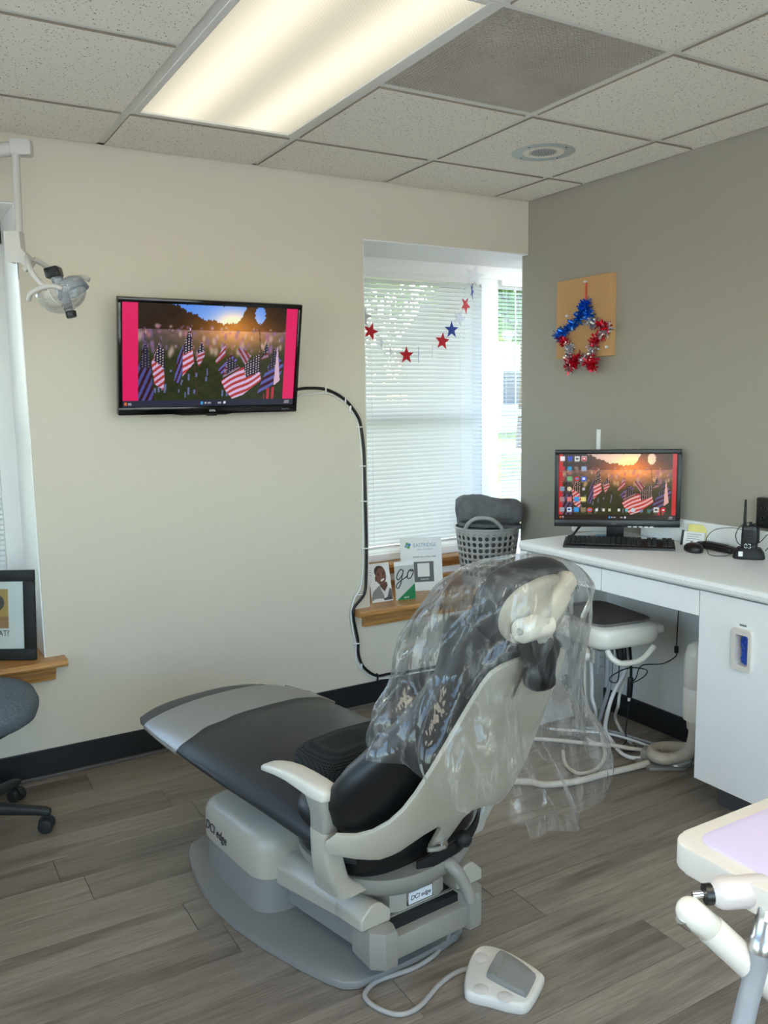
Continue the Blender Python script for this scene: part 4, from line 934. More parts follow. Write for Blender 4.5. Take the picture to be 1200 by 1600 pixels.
# ------------------------------------------------------------------ examination lamp
def exam_lamp():
    t = thing('examination_lamp', 'white dental examination lamp hanging from a ceiling arm', 'lamp', (-2.42, -.39, 2.0))
    bm = BM(); tube(bm, [(-2.40, -.377, 2.245), (-2.80, -.20, 2.205), (-3.30, .0-.12, 2.18)], lambda u: .022+.004*u, 10, 3); box(bm, (-.03, -.022, -.026), (.035, .022, .026), .008, 2, Matrix.Rotation(-.35, 3, 'Z'), (-2.395, -.38, 2.246)); part('arm', bm, 'lamp', t, 40)
    bm = BM(); cyl(bm, (-3.3, -.12, 2.15), (-3.3, -.12, H-.002), .03); cyl(bm, (-3.3, -.12, H-.03), (-3.3, -.12, H-.001), .08, bev=.01); part('ceiling_post', bm, 'lamp', t, 40)
    bm = BM(); cyl(bm, (-2.388, -.396, 2.228), (-2.388, -.396, 2.22), .006); part('pivot_screw', bm, 'steel', t)
    bm = BM(); cyl(bm, (-2.411, -.385, 2.23), (-2.420, -.400, 1.965), .0125, seg=16); part('drop_tube', bm, 'lamp', t, 40)
    R = frame((.862, -.507, 0), (0, 0, 1)); P = lambda a, z, d=0: V((-2.36, -.46, 1.85))+R @ V((a, z, d))
    # in the local plane: a to the right, z up, d towards the camera
    k = 2.7/1330.5
    Q = lambda x, y, d=0: P((x-70)*k*1.0+.0, -(y-428)*k*1.0+.0, d)
    bm = BM(); prism(bm, [(14, -36), (38, -36), (39, -10), (55, 8), (46, 20), (36, 11), (20, 10), (14, 2)], -.020, .020, .004); 
    for v in bm.verts: v.co = P((v.co.x-70)*k, -(v.co.y+401-428)*k, v.co.z)
    part('joint_block', bm, 'lamp', t, 40)
    bm = BM(); cyl(bm, Q(27.5, 410), Q(28, 437), .004, .0028, 10); part('brake_pin', bm, 'steel', t, 40)
    bm = BM(); cyl(bm, Q(10, 380), Q(16, 382), .0012, seg=6); part('set_screw', bm, 'steel', t)
    bm = BM(); cyl(bm, Q(46, 423, .018), Q(46, 423, .034), .007, seg=12); part('tension_knob', bm, 'lamp', t, 40)
    for d, nm in ((.080, 'yoke'), (-.078, 'yoke')):
        off = 0 if d > 0 else 14
        pts = [Q(50, 404, d*.3), Q(58+off*.6, 416, d*.8), Q(66+off, 432, d), Q(78+off, 448, d), Q(87+off*.5, 455, d)]
        bm = BM(); tube(bm, pts, .0085, 10, 5)
        part(nm, bm, 'lamp', t, 180)
    bm = BM(); box(bm, (-.022, -.016, -.026), (.022, .016, .026), .005, 2, R @ Matrix.Rotation(.22, 3, 'Z'), Q(84, 427)); part('rear_housing', bm, 'black', t, 40)
    bm = BM(); ax = (Q(108, 490)-Q(88, 430)).normalized(); cyl(bm, Q(88, 434), Q(97, 462), .019, .014, 16); part('reflector_neck', bm, 'reflector', t, 60)
    # clear shield bulging down, with the bluish reflector dish inside its upper right half
    rc = Q(93, 453); ra = (Q(127, 436)-rc).normalized(); axb = (Q(108, 488)-rc); axb = (axb-ra*axb.dot(ra)).normalized(); nb = ra.cross(axb)
    bm = BM(); RA, DP = .078, .068
    ringloft(bm, [sring(rc+axb*(DP*math.sin(f)), ra, nb, RA*math.cos(f)**.8, .072*math.cos(f)**.8, 2.2, 40) for f in np.linspace(-.12, 1.5, 12)], False); o = part('front_shield', bm, 'shield', t, 180); solid(o, .002, 0)
    bm = BM(); cb = Q(109, 449)
    ringloft(bm, [sring(cb+axb*(-.030+.052*(1-math.sin(f))), ra, nb, .050*math.cos(f)**.8, .046*math.cos(f)**.8, 2.2, 36) for f in np.linspace(0, 1.45, 10)], False); o = part('reflector_bowl', bm, 'reflector', t, 180); solid(o, .002, 0)
    bm = BM(); cyl(bm, Q(97, 455), Q(106, 488), .0145, .0125, 16)
    for f in (.25, .5, .75): cyl(bm, Q(97+9*f-.6, 455+33*f-1), Q(97+9*f+.6, 455+33*f+1), .016, seg=16)
    part('bulb_holder', bm, 'hose_grey', t, 40)
    bm = BM(); cyl(bm, Q(106, 486), Q(108, 496), .0175, .0165, 16, .003); part('focus_knob', bm, 'black', t, 40)
    bm = BM(); tube(bm, [Q(56, 472, .07), Q(63, 463, .084), Q(80, 456, .092), Q(98, 453, .09), Q(111, 457, .084)], .0075, 10, 5); part('handle', bm, 'lamp', t, 180)
    bm = BM(); tube(bm, [Q(93, 434, -.08), Q(101, 430, -.084), Q(114, 428, -.086), Q(125, 433, -.08)], .0075, 10, 5); part('handle', bm, 'lamp', t, 180)
    bm = BM(); tube(bm, [Q(88, 455, .082), Q(93, 470, .076), Q(103, 480, .05)], .0045, 8, 4); part('pivot_lever', bm, 'lamp', t, 180)
exam_lamp()

# ------------------------------------------------------------------ office chair at the left edge
def office_chair():
    c = V((-2.70, -.345, 0)); t = thing('office_chair', 'grey tweed office chair on black castors under the left window', 'chair', c)
    bm = BM(); x, y = V((1, 0, 0)), V((0, 1, 0)); cz = lambda z: c+V((0, 0, z))
    ringloft(bm, [sring(cz(z), x, y, .245*s, .235*s, 2.5, 44) for z, s in ((.385, .72), (.39, .86), (.405, .95), (.43, .99), (.45, 1.0), (.468, .97), (.480, .88), (.486, .72), (.488, .45), (.488, .1))]); part('seat', bm, 'tweed', t, 180)
    bm = BM(); cyl(bm, cz(.36), cz(.386), .17, bev=.006); part('seat_pan', bm, 'office_black', t, 40)
    bm = BM(); cyl(bm, cz(.12), cz(.24), .025); cyl(bm, cz(.22), cz(.365), .014); part('gas_lift', bm, 'office_black', t, 40)
    bm = BM(); cyl(bm, cz(.065), cz(.125), .042, .034, bev=.005); part('hub', bm, 'office_black', t, 40)
    a0 = math.atan2(-.11, .235)
    for k in range(5):
        a = a0+k*2*math.pi/5; d = V((math.cos(a), math.sin(a), 0)); s = d.cross(V((0, 0, 1)))
        bm = BM(); ringloft(bm, [sring(c+d*q+V((0, 0, z)), s, V((0, 0, 1)), w, h, 3, 16) for q, z, w, h in ((.02, .095, .024, .022), (.12, .09, .021, .019), (.22, .078, .017, .015), (.255, .073, .017, .014), (.27, .07, .012, .010))]); part('base_leg', bm, 'office_black', t, 50)
        w = c+d*.255+s*.0; ax = (s*math.cos(k*1.3)+d*math.sin(k*1.3)).normalized(); ca = thing('castor', 'castor', 'x'); del ca['label']; del ca['category']; ca.location = w; ca.parent = t; ca.matrix_parent_inverse = Matrix.Translation(t.location).inverted()
        for sg in (-1, 1):
            bm = BM(); cyl(bm, w+ax*(sg*.006)+V((0, 0, .026)), w+ax*(sg*.026)+V((0, 0, .026)), .0255, .024, 20, .004); part('wheel', bm, 'office_black', ca, 40)
        bm = BM(); cyl(bm, w+V((0, 0, .03)), w+V((0, 0, .065)), .008); box(bm, (-.005, -.027, .022), (.005, .027, .052), .004, 2, frame(ax, d if abs(ax.dot(d)) < .9 else s), w) if False else cyl(bm, w+ax*-.006+V((0, 0, .032)), w+ax*.006+V((0, 0, .032)), .0265, seg=20); part('hood', bm, 'office_black', ca, 40)
    bm = BM(); tube(bm, [c+V((-.1, .05, .37)), c+V((-.27, .1, .37)), c+V((-.32, .11, .50)), c+V((-.31, .11, .70))], .018, 8, 5); part('back_bar', bm, 'office_black', t, 60)
    bm = BM(); d = V((-.95, .32, 0)).normalized(); s = d.cross(V((0, 0, 1))); o = c+V((-.29, .1, 0))
    ringloft(bm, [sring(o+V((0, 0, z))+d*q, s, d, w, .035*e, 2.6, 30) for z, q, w, e in ((.60, 0, .12, .4), (.62, 0, .19, .9), (.72, .0, .21, 1), (.86, .02, .20, 1), (.93, .03, .15, .8), (.945, .03, .09, .3))]); part('backrest', bm, 'tweed', t, 180)
office_chair()

# ------------------------------------------------------------------ desk and cabinet along the grey wall
CZ = .832; CF = -.545; DF = -.520; YE = -2.75
def desk():
    bm = BM(); R = Matrix(((1, 0, 0), (0, 0, 1), (0, 1, 0)))
    pr = [(0, CZ), (CF+.016, CZ), (CF+.006, CZ-.005), (CF, CZ-.017), (CF+.003, CZ-.030), (CF+.012, CZ-.038), (CF+.03, CZ-.040), (0, CZ-.040)]
    prism(bm, pr, YE, -.600, 0, R)
    o = part('countertop', bm, 'counter', None, 30); tag(o, 'long white speckled countertop along the grey wall', 'countertop')
    bm = BM(); box(bm, (-.020, YE, CZ), (0, -.79, .926), .003); part('backsplash', bm, 'counter', o)
    # drawer unit under the counter
    t = thing('desk_drawers', 'white two drawer apron hanging under the left end of the counter', 'drawers', (-.3, -1.06, .74))
    bm = BM(); box(bm, (DF+.02, -1.515, .702), (-.05, -.64, .786)); part('case', bm, 'desk_in', t)
    for ya, yb in ((-1.056, -.632), (-1.514, -1.062)):
        bm = BM(); box(bm, (DF, ya, .698), (DF+.019, yb, .784), .0015); part('drawer_front', bm, 'laminate', t)
    bm = BM(); box(bm, (-.525, -.628, 0), (-.052, -.602, CZ-.041), .001); o = part('end_panel', bm, 'desk_in', None); tag(o, 'pale end panel carrying the free end of the counter', 'panel')
    bm = BM(); box(bm, (-.540, -.631, 0), (-.524, -.601, CZ-.041), .002); part('front_edge', bm, 'laminate', o)
    bm = BM(); box(bm, (-.051, -1.515, 0), (-.001, -.601, CZ-.041)); o = part('back_panel', bm, 'desk_in', None); tag(o, 'pale back panel of the knee space behind the tubing', 'panel')
    # base cabinet
    t = thing('base_cabinet', 'white base cabinet with glove slot under the counter at right', 'cabinet', (-.26, -2.1, 0))
    bm = BM(); ya = YE+.01; x0, x1 = DF, DF+.019; hy0, hy1, hz0, hz1 = -1.722, -1.660, .570, .676
    for lo, hi in (((x0, hy1, .125), (x1, -1.518, .786)), ((x0, -2.12, .125), (x1, hy0, .786)), ((x0, hy0, .125), (x1, hy1, hz0)), ((x0, hy0, hz1), (x1, hy1, .786))): box(bm, lo, hi)
    bmesh.ops.remove_doubles(bm, verts=bm.verts, dist=1e-5); part('door', bm, 'laminate', t)
    bm = BM(); box(bm, (x0, ya, .125), (x1, -2.124, .786), .0015); part('door', bm, 'laminate', t)
    bm = BM(); box(bm, (x1+.001, -1.537, .125), (-.001, -1.519, .790)); box(bm, (x1+.001, ya, .125), (-.001, ya+.018, .79)); box(bm, (x1+.001, ya+.018, .125), (-.001, -1.537, .143)); box(bm, (-.02, ya+.018, .143), (-.001, -1.537, .79)); part('body', bm, 'laminate', t)
    bm = BM(); box(bm, (-.40, ya, 0), (-.001, -1.525, .124)); part('toe_kick', bm, 'toe', t)
    g = thing('glove_dispenser', 'cream framed slot in the cabinet door showing blue gloves', 'dispenser', (x0, -1.691, .622))
    bm = BM(); y0, y1, z0, z1 = -1.728, -1.652, .553, .692; b = .016
    F = Matrix(((0, 0, -1), (-1, 0, 0), (0, 1, 0)))      # (a,b,c) -> (-c, -a, b)
    def rr(w, h, r, n=6): return [(sx*(w-r)+r*math.cos(a), sy*(h-r)+r*math.sin(a)) for sx, sy, a0 in ((1, 1, 0), (-1, 1, .5*math.pi), (-1, -1, math.pi), (1, -1, 1.5*math.pi)) for a in [a0+k*math.pi/2/n for k in range(n+1)]]
    oc, icn = rr(.038, .0695, .012), rr(.024, .050, .008); cc = V((x0, -1.690, .6225)); f = lambda p, d: cc+F @ V((p[0], p[1], d)); rings = [[f(p, 0) for p in oc], [f(p, .006) for p in oc], [f((p[0]*.94, p[1]*.97), .010) for p in oc], [f(p, .010) for p in icn], [f(p, -.03) for p in icn]]
    ringloft(bm, rings, False); part('bezel', bm, 'cream', g, 40)
    bm = BM(); box(bm, (x0+.03, -1.735, .55), (x0+.12, -1.645, .70)); part('glove_box', bm, 'paper', g)
    bm = BM(); gx = 14; gy = 18; vs = [[bm.verts.new(V((x0+.012+.014*noise.noise(V((i*.55, j*.5, 3)))+.02*abs(i/gx-.5), -1.716+.046*i/gx, .572+.098*j/gy))) for j in range(gy+1)] for i in range(gx+1)]
    for i in range(gx):
        for j in range(gy): bm.faces.new((vs[i][j], vs[i+1][j], vs[i+1][j+1], vs[i][j+1]))
    part('glove', bm, 'glove', g, 180)
    bm = BM(); box(bm, (x0-.001, -1.70, .700), (x0, -1.675, .706)); part('tiny_label', bm, 'print_grey', g)
desk()

def desk_things():
    # monitor
    r = V((.761, -.649, 0)).normalized(); u = V((0, 0, 1)); n = r.cross(u); R = frame(r, u); c = V((-.238, -.858, 1.057)); W, Hh = .508, .322
    t = thing('monitor', 'black desktop monitor with a sunset flag picture and desktop icons', 'monitor', (c.x, c.y, CZ))
    bm = BM(); b = .018
    for lo, hi in (((-W/2, Hh/2-b, -.02), (W/2, Hh/2, .006)), ((-W/2, -Hh/2, -.02), (W/2, -Hh/2+.030, .006)), ((-W/2, -Hh/2+.030, -.02), (-W/2+b, Hh/2-b, .006)), ((W/2-b, -Hh/2+.030, -.02), (W/2, Hh/2-b, .006))): box(bm, lo, hi, .003, 2, R, c)
    part('bezel', bm, 'black', t, 30)
    bm = BM(); box(bm, (-W/2+.003, -Hh/2+.003, -.04), (W/2-.003, Hh/2-.003, -.018), .012, 2, R, c); box(bm, (-.13, -.1, -.058), (.13, .1, -.03), .012, 2, R, c); part('back_cover', bm, 'black_matte', t, 30)
    sw, sh = W-2*b, Hh-b-.030; bm = BM(); box(bm, (-sw/2, -sh/2+.006, -.018), (sw/2, sh/2+.006, .0005), 0, 1, R, c); part('display_panel', bm, 'black', t)
    printed('screen_picture', screen_img(300, 176, .034, .034, .07, (196, 44, 46), True, True), c+u*.006+n*.0009, r, u, sw-.001, sh-.001, 'screen', t)
    text('brand_lettering', 'acer', .011, c-u*(Hh/2-.014)+n*.0064-r*.01, r, u, 'print_grey', t)
    bm = BM()
    for k in range(5): box(bm, (.045+k*.022, -Hh/2-.001, -.004), (.061+k*.022, -Hh/2+.004, .0075), .001, 1, R, c)
    part('buttons', bm, 'steel', t)
    bm = BM(); box(bm, (-.036, CZ+.012-c.z, -.045), (.034, -Hh/2+.06, -.030), .003, 2, R, c); part('stand_neck', bm, 'black', t, 30)
    bm = BM(); o = V((c.x, c.y, CZ)); S = frame(r, n)   # columns r, n, r x n
    prism(bm, [(-.125, .085), (.125, .085), (.130, .078), (.04, -.09), (-.04, -.09), (-.130, .078)], 0, .012, .003, Matrix((r, n, u)).transposed(), o); part('stand_base', bm, 'black', t, 30)
    # keyboard
    d = V((.682, -.731, 0)).normalized(); dn = V((.731, .682, 0)); RK = Matrix((d, dn, u)).transposed(); kc = V((-.305, -.938, CZ))
    t = thing('keyboard', 'black full size keyboard in front of the monitor', 'keyboard', kc)
    bm = BM(); prism(bm, [(-.075, 0), (.075, 0), (.075, .022), (.06, .024), (-.068, .012), (-.075, .009)], -.216, .216, .002, Matrix((dn, u, d)).transposed(), kc); part('case', bm, 'black', t, 30)
    bm = BM()
    for row in range(6):
        y = -.052+row*.0205+(.004 if row == 5 else 0); z = .0135+(y+.068)*.094
        for k in range(21):
            x = -.198+k*.0198
            if k in (15, 18) or (row == 0 and 3 < k < 9): continue
            box(bm, (x-.0085, y-.008, z-.002), (x+.0085, y+.008, z+.005), .0012, 1, RK, kc)
        if row == 0: box(bm, (-.198+3.5*.0198, y-.008, z-.002), (-.198+8.5*.0198, y+.008, z+.005), .0012, 1, RK, kc)
    part('keys', bm, 'black_matte', t, kind='stuff')
    # mouse
    t = thing('mouse', 'black computer mouse right of the keyboard', 'mouse', (-.155, -1.185, CZ)); mc = V((-.155, -1.185, CZ)); f = V((.55, .83, 0)).normalized(); s = V((.83, -.55, 0))
    bm = BM(); ringloft(bm, [sring(mc+u*z+f*o, s, f, .033*q, .054*q2, 2.5, 28) for z, q, q2, o in ((.001, .92, .94, 0), (.008, 1, 1, 0), (.018, .96, .95, -.002), (.027, .8, .78, -.006), (.033, .5, .5, -.01), (.035, .12, .15, -.012))]); part('body', bm, 'black', t, 180)
    bm = BM(); cyl(bm, mc+u*.030+f*.026-s*.003, mc+u*.030+f*.026+s*.003, .008, seg=14); part('scroll_wheel', bm, 'hose_grey', t, 40)
    # note block leaning at the backsplash
    t = thing('note_stack', 'stack of appointment cards under yellow sticky notes by the backsplash', 'notepad', (-.06, -1.108, CZ)); nr = V((.30, -.95, 0)).normalized(); nn = nr.cross(u); up = (u-nn*.28).normalized(); RN = frame(nr, up); nc = V((-.066, -1.108, CZ+.001))
    bm = BM(); box(bm, (-.043, .0, -.016), (.040, .058, 0), .001, 1, RN, nc); part('cards', bm, 'paper', t)
    bm = BM(); box(bm, (-.036, .03, -.022), (.040, .090, -.0165), .001, 1, RN, nc); part('sticky_notes', bm, 'yellow', t)
    bm = BM()
    for k, w in enumerate((.06, .05, .055, .03)): box(bm, (-.03, .046-k*.009, 0), (-.03+w, .048-k*.009, .0006), 0, 1, RN, nc)
    part('print_lines', bm, 'print_grey', t)
    bm = BM(); box(bm, (-.054, .0, -.014), (-.046, .062, -.002), .001, 1, RN, nc); part('dark_spine', bm, 'print_dark', t)
    # handset lying on the counter
    t = thing('handset', 'slim black handset lying between the mouse and the two way radio', 'handset', (-.065, -1.22, CZ)); hc = V((-.070, -1.225, CZ)); hd = V((-.13, -.99, 0)).normalized(); hs = V((.99, -.13, 0))
    bm = BM(); ringloft(bm, [sring(hc+hd*q+u*(.0135), hs, u, w, h, 3, 18) for q, w, h in ((-.095, .010, .006), (-.088, .02, .012), (-.05, .023, .0135), (.04, .021, .0135), (.075, .022, .0135), (.09, .016, .010))]); part('body', bm, 'black', t, 50)
    bm = BM(); box(bm, (-.015, -.06, .0262), (.015, .05, .0285), .001, 1, Matrix((hs, hd, u)).transposed(), hc); part('key_strip', bm, 'black_matte', t)
    # two way radio in its charger
    rc = V((-.105, -1.395, CZ)); q = Matrix.Rotation(math.radians(-52), 3, 'Z')       # local -y faces the camera
    t = thing('radio_charger', 'black charging cup with a white sticker holding the two way radio', 'charger', rc)
    bm = BM(); e1, e2 = q @ V((1, 0, 0)), q @ V((0, 1, 0))
    ringloft(bm, [sring(rc+u*z, e1, e2, .056*s_, .040*s_, 3.4, 28) for z, s_ in ((.0005, .98), (.006, 1), (.022, .94), (.036, .78), (.040, .72))]); part('cup', bm, 'black_matte', t, 50)
    bm = BM(); box(bm, (-.037, -.0402, .012), (-.022, -.037, .030), 0, 1, q, rc); part('sticker', bm, 'paper', t)
    t = thing('two_way_radio', 'black two way radio with a tall antenna standing in its charger', 'radio', rc+u*.03)
    bm = BM(); ringloft(bm, [sring(rc+u*z, e1, e2, .029*s_, .019*s_, 4, 24) for z, s_ in ((.034, .94), (.05, 1), (.085, 1), (.1, .96), (.118, .94), (.121, .88))]); part('body', bm, 'black', t, 40)
    bm = BM()
    for k in range(9): box(bm, (-.022, -.0205, .056+k*.006), (.022, -.0185, .059+k*.006), .0006, 1, q, rc)
    part('grille_ribs', bm, 'black_matte', t)
    bm = BM(); ax = rc+q @ V((-.018, .002, .12)); tube(bm, [ax, ax+u*.01, ax+u*.05, ax+u*.098], lambda f: .0068-.0030*f, 10, 4); part('antenna', bm, 'black_matte', t, 60)
    for xx, hh in ((.002, .016), (.017, .011)): bm = BM(); p = rc+q @ V((xx, .002, .12)); cyl(bm, p, p+u*hh, .0062, .0056, 14, .0015); part('knob', bm, 'black_matte', t, 40)
    bm = BM(); box(bm, (.026, -.012, .06), (.034, .012, .115), .003, 2, q, rc); part('side_clip', bm, 'black_matte', t, 30)
    text('number_lettering', '03', .026, rc+q @ V((-.006, -.0203, .047)), e1, u, 'print_white', t)
    text('brand_lettering', 'RETEVIS', .007, rc+q @ V((-.008, -.0203, .112)), e1, u, 'print_grey', t)
    bm = BM(); w = lambda x, y, z: rc+q @ V((x, y, z))
    tube(bm, [w(.03, -.0, .10), w(.0, -.015, .135), w(-.035, -.02, .12), w(-.048, -.02, .085), w(-.035, -.025, .055), w(0, -.032, .05), w(.035, -.02, .065), w(.06, 0, .09), w(.075, .0, .08), w(.07, 0, .05), w(.055, .0, .03)], .0017, 6, 6); o = part('earpiece_cord', bm, 'black', None, 180); tag(o, 'thin black earpiece cord looped around the two way radio', 'cord')
    bm = BM(); tube(bm, [w(-.05, -.0, .02), w(-.08, -.01, .006), w(-.13, .0, .004), w(-.145, .02, .018), w(-.15, .04, .06), w(-.12, .045, .095), w(-.06, .045, .105), w(-.02, .03, .1)], .0014, 6, 6); o = part('charger_cord', bm, 'black', None, 180); tag(o, 'thin black cord arching from the handset to the radio', 'cord')
    # white upright antenna behind the monitor, cables, device box
    t = thing('wireless_adapter', 'small white upright antenna of a device behind the monitor', 'antenna', (-.085, -.60, CZ))
    bm = BM(); prism(bm, [(-.0105, 0), (.0105, 0), (.009, .30), (-.009, .30)], -.005, .005, .002, frame((.80, -.6, 0), u), (-.085, -.592, 1.290-.30)); part('antenna', bm, 'tube_white', t, 30)
    bm = BM(); box(bm, (-.10, -.03, 0), (.10, .03, .16), .006, 2, Matrix.Rotation(-.7, 3, 'Z'), (-.095, -.585, CZ+.0005)); part('body', bm, 'tube_white', t, 30)
    bm = BM(); tube(bm, [(-.16, -.62, .90), (-.20, -.60, .86), (-.26, -.63, .838), (-.31, -.66, .838), (-.35, -.70, .838), (-.33, -.76, .838)], .0055, 8, 5); o = part('monitor_cable', bm, 'black', None, 180); tag(o, 'black monitor cable curling on the left end of the counter', 'cable')
    bm = BM(); box(bm, (-.02, -.012, 0), (.02, .012, .018), .004, 2, Matrix.Rotation(-.8, 3, 'Z'), (-.335, -.765, CZ+.0005)); cyl(bm, (-.325, -.775, CZ+.010), (-.27, -.84, CZ+.008), .0045, seg=8); o = part('cable_plug', bm, 'black', None, 40); tag(o, 'small black cable plug lying left of the monitor stand', 'plug')
    bm = BM(); box(bm, (-.045, -.03, 0), (.045, .03, .014), .003, 2, Matrix.Rotation(-.75, 3, 'Z'), (-.21, -.775, CZ+.0005)); o = part('drive_box', bm, 'blue_body', None, 30); tag(o, 'flat pale blue box behind the monitor stand', 'device')
    # black wall panel at the right edge of the view
    t = thing('wall_panel', 'black wall panel with round ports above the backsplash', 'wall plate', (0, -1.47, 1.0))
    bm = BM(); box(bm, (-.034, -1.62, .938), (0, -1.366, 1.052), .004); part('plate', bm, 'black', t, 30)
    for y, z in ((-1.395, 1.018), (-1.42, 1.018), (-1.395, .975)): bm = BM(); lathe(bm, (-.034, y, z), [(.004, 0), (.004, .001), (.007, .004), (.009, .002), (.009, 0)], (-1, 0, 0), 20); part('port', bm, 'black_matte', t, 40)
    bm = BM(); box(bm, (-.037, -1.402, .955), (-.034, -1.385, .963)); part('switch', bm, 'office_black', t)
desk_things()

# ------------------------------------------------------------------ delivery cart, tubing and vacuum hose under the desk
def cart():
    t = thing('delivery_cart', 'cream dental delivery unit tucked under the desk drawers', 'dental unit', (-.41, -.95, .3))
    a = math.radians(-8); R = Matrix.Rotation(a, 3, 'Z'); c = V((-.405, -.95, 0)); X_, Y_ = R @ V((1, 0, 0)), R @ V((0, 1, 0)); zz = V((0, 0, 1))
    bm = BM(); ringloft(bm, [sring(c+zz*z, X_, Y_, w, l, 6, 40) for z, w, l in ((.474, .125, .165), (.480, .142, .185), (.500, .152, .198), (.53, .153, .2), (.552, .150, .197), (.558, .143, .19))]); part('body', bm, 'cream_gloss', t, 50)
    bm = BM(); box(bm, (.10, -.185, .515), (.165, .1, .55), .012, 2, R, c); part('side_module', bm, 'cream', t, 40)
    bm = BM(); box(bm, (-.05, -.06, .43), (.05, .06, .476), .01, 2, R, c); part('under_block', bm, 'chair_grey', t, 30)
    bm = BM(); cyl(bm, c+zz*.445+Y_*.02, V((-.36, -.63, .445)), .02); cyl(bm, (-.36, -.640, .445), (-.36, -.6285, .445), .045); part('support_arm', bm, 'tube_white', t, 40)
    bm = BM(); P = lambda x, y, z: c+R @ V((x, y, z)); tube(bm, [P(-.09, -.16, .47), P(-.085, -.185, .445), P(-.05, -.2, .425), P(.02, -.2, .424), P(.06, -.2, .44), P(.10, -.2, .475)], .0115, 10, 6); part('handle', bm, 'cream_gloss', t, 180)
    bm = BM(); tube(bm, [P(-.10, -.03, .465), P(-.13, -.09, .452), P(-.16, -.135, .447)], .016, 10, 5); part('holder_arm', bm, 'cream', t, 180)
    bm = BM(); p = P(-.150, -.155, .43); cyl(bm, p, p+zz*.05, .010, .008, 12); part('syringe_tip', bm, 'chair_grey', t, 40)
    bm = BM(); cyl(bm, P(.0, -.13, .39), P(-.01, -.12, .47), .012, seg=12); cyl(bm, P(.04, -.1, .40), P(.04, -.09, .47), .010, seg=12); part('connector', bm, 'black', t, 40)
    o = V((-.405, -.945, .560)); tr = thing('instrument_tray', 'grey metal instrument tray on the cream delivery unit', 'tray', o)
    bm = BM(); ringloft(bm, [sring(o+zz*z, X_, Y_, w, l, 7, 44) for z, w, l in ((.001, .108, .150), (.0, .118, .160), (.004, .123, .165), (.012, .130, .173), (.0145, .130, .173), (.013, .127, .170), (.006, .119, .161), (.004, .112, .154))]); part('tray', bm, 'tray_metal', tr, 50)
cart()
def tubing():
    defs = [
     ('grey_tube', 'hose_grey', 'grey supply tube dropping from the cart and curling back', [(-.345, -.95, .46), (-.345, -.95, .341), (-.355, -.95, .248), (-.35, -.88, .06), (-.30, -.80, .011), (-.343, -.813, .011), (-.41, -.823, .011)], .0085),
     ('white_tube', 'tube_white', 'white supply tube falling straight to the floor box', [(-.30, -.95, .46), (-.265, -.95, .31), (-.315, -.95, .241), (-.351, -.95, .17), (-.34, -.92, .06), (-.332, -.949, .015), (-.383, -1.05, .011), (-.379, -1.111, .011), (-.335, -1.135, .011)], .0085),
     ('pale_tube', 'tube_grey', 'pale tube hanging at the back of the cart tubing', [(-.25, -.95, .46), (-.258, -.95, .282), (-.291, -.95, .214), (-.30, -.95, .16), (-.22, -.86, .06), (-.246, -.941, .010), (-.27, -1.0, .010)], .0065),
     ('looped_white_tube', 'tube_white', 'white tube looping forward on the floor below the tray', [(-.46, -.95, .44), (-.45, -.95, .3), (-.448, -.95, .224), (-.427, -.95, .168), (-.33, -.86, .05), (-.291, -.886, .012), (-.339, -.957, .012), (-.383, -.972, .012), (-.402, -.917, .012), (-.397, -.863, .012)], .007),
     ('beige_tube', 'tube_cream', 'beige tube making the widest loop on the planks', [(-.52, -.98, .45), (-.50, -.96, .3), (-.478, -.95, .204), (-.438, -.95, .14), (-.34, -.90, .03), (-.36, -.925, .010), (-.436, -1.016, .010), (-.517, -1.079, .010), (-.587, -1.111, .010), (-.645, -1.106, .010), (-.661, -1.074, .010), (-.637, -1.002, .010), (-.564, -.911, .010)], .0075),
     ('cream_cable', 'tube_cream', 'cream cord lying straight on the floor towards the floor box', [(-.66, -.73, .024), (-.547, -.824, .024), (-.463, -.915, .024), (-.377, -1.0, .024), (-.331, -1.066, .022), (-.267, -1.124, .02)], .0085),
     ('thin_white_cable', 'tube_white', 'thin white cord along the floor behind the beige tubes', [(-.5, -.74, .034), (-.382, -.854, .034), (-.322, -.917, .034), (-.281, -1.019, .03), (-.252, -1.11, .02)], .0055),
     ('grey_cable', 'hose_grey', 'grey cord on the floor nearest the back panel', [(-.40, -.80, .04), (-.313, -.9, .04), (-.235, -1.03, .022), (-.189, -1.091, .012)], .0065),
     ('umbilical_hose', 'tube_cream', 'thick cream hose running from the chair to the floor box', [(-1.25, -1.00, .014), (-1.05, -.98, .014), (-.88, -1.049, .014), (-.837, -1.107, .014), (-.719, -1.15, .014), (-.582, -1.16, .014), (-.44, -1.18, .016), (-.37, -1.18, .016)], .0125)]
    for nm, m, lab, pts, r in defs:
        bm = BM(); tube(bm, pts, r, 9, 6); o = part(nm, bm, m, None, 180); tag(o, lab, 'tube', 'tubes under the desk')
    bm = BM(); tube(bm, [(-.019, -1.05, .70), (-.06, -1.05, .6), (-.07, -1.05, .537), (-.075, -1.05, .393), (-.079, -1.05, .36), (-.156, -1.05, .343), (-.276, -1.05, .356), (-.31, -1.05, .307), (-.345, -1.05, .293), (-.30, -1.04, .29), (-.235, -1.03, .30), (-.24, -1.04, .33), (-.33, -1.03, .35), (-.41, -1.02, .33), (-.42, -1.02, .31), (-.39, -1.03, .305), (-.35, -1.0, .36), (-.335, -.99, .42)], .0024, 6, 6); o = part('black_wire', bm, 'black', None, 180); tag(o, 'thin black wire looping from the drawers to the cart', 'wire')
    bm = BM(); cyl(bm, (-.075, -1.05, .405), (-.075, -1.05, .375), .009, seg=10, bev=.003); part('wire_bead', bm, 'black', o, 40)
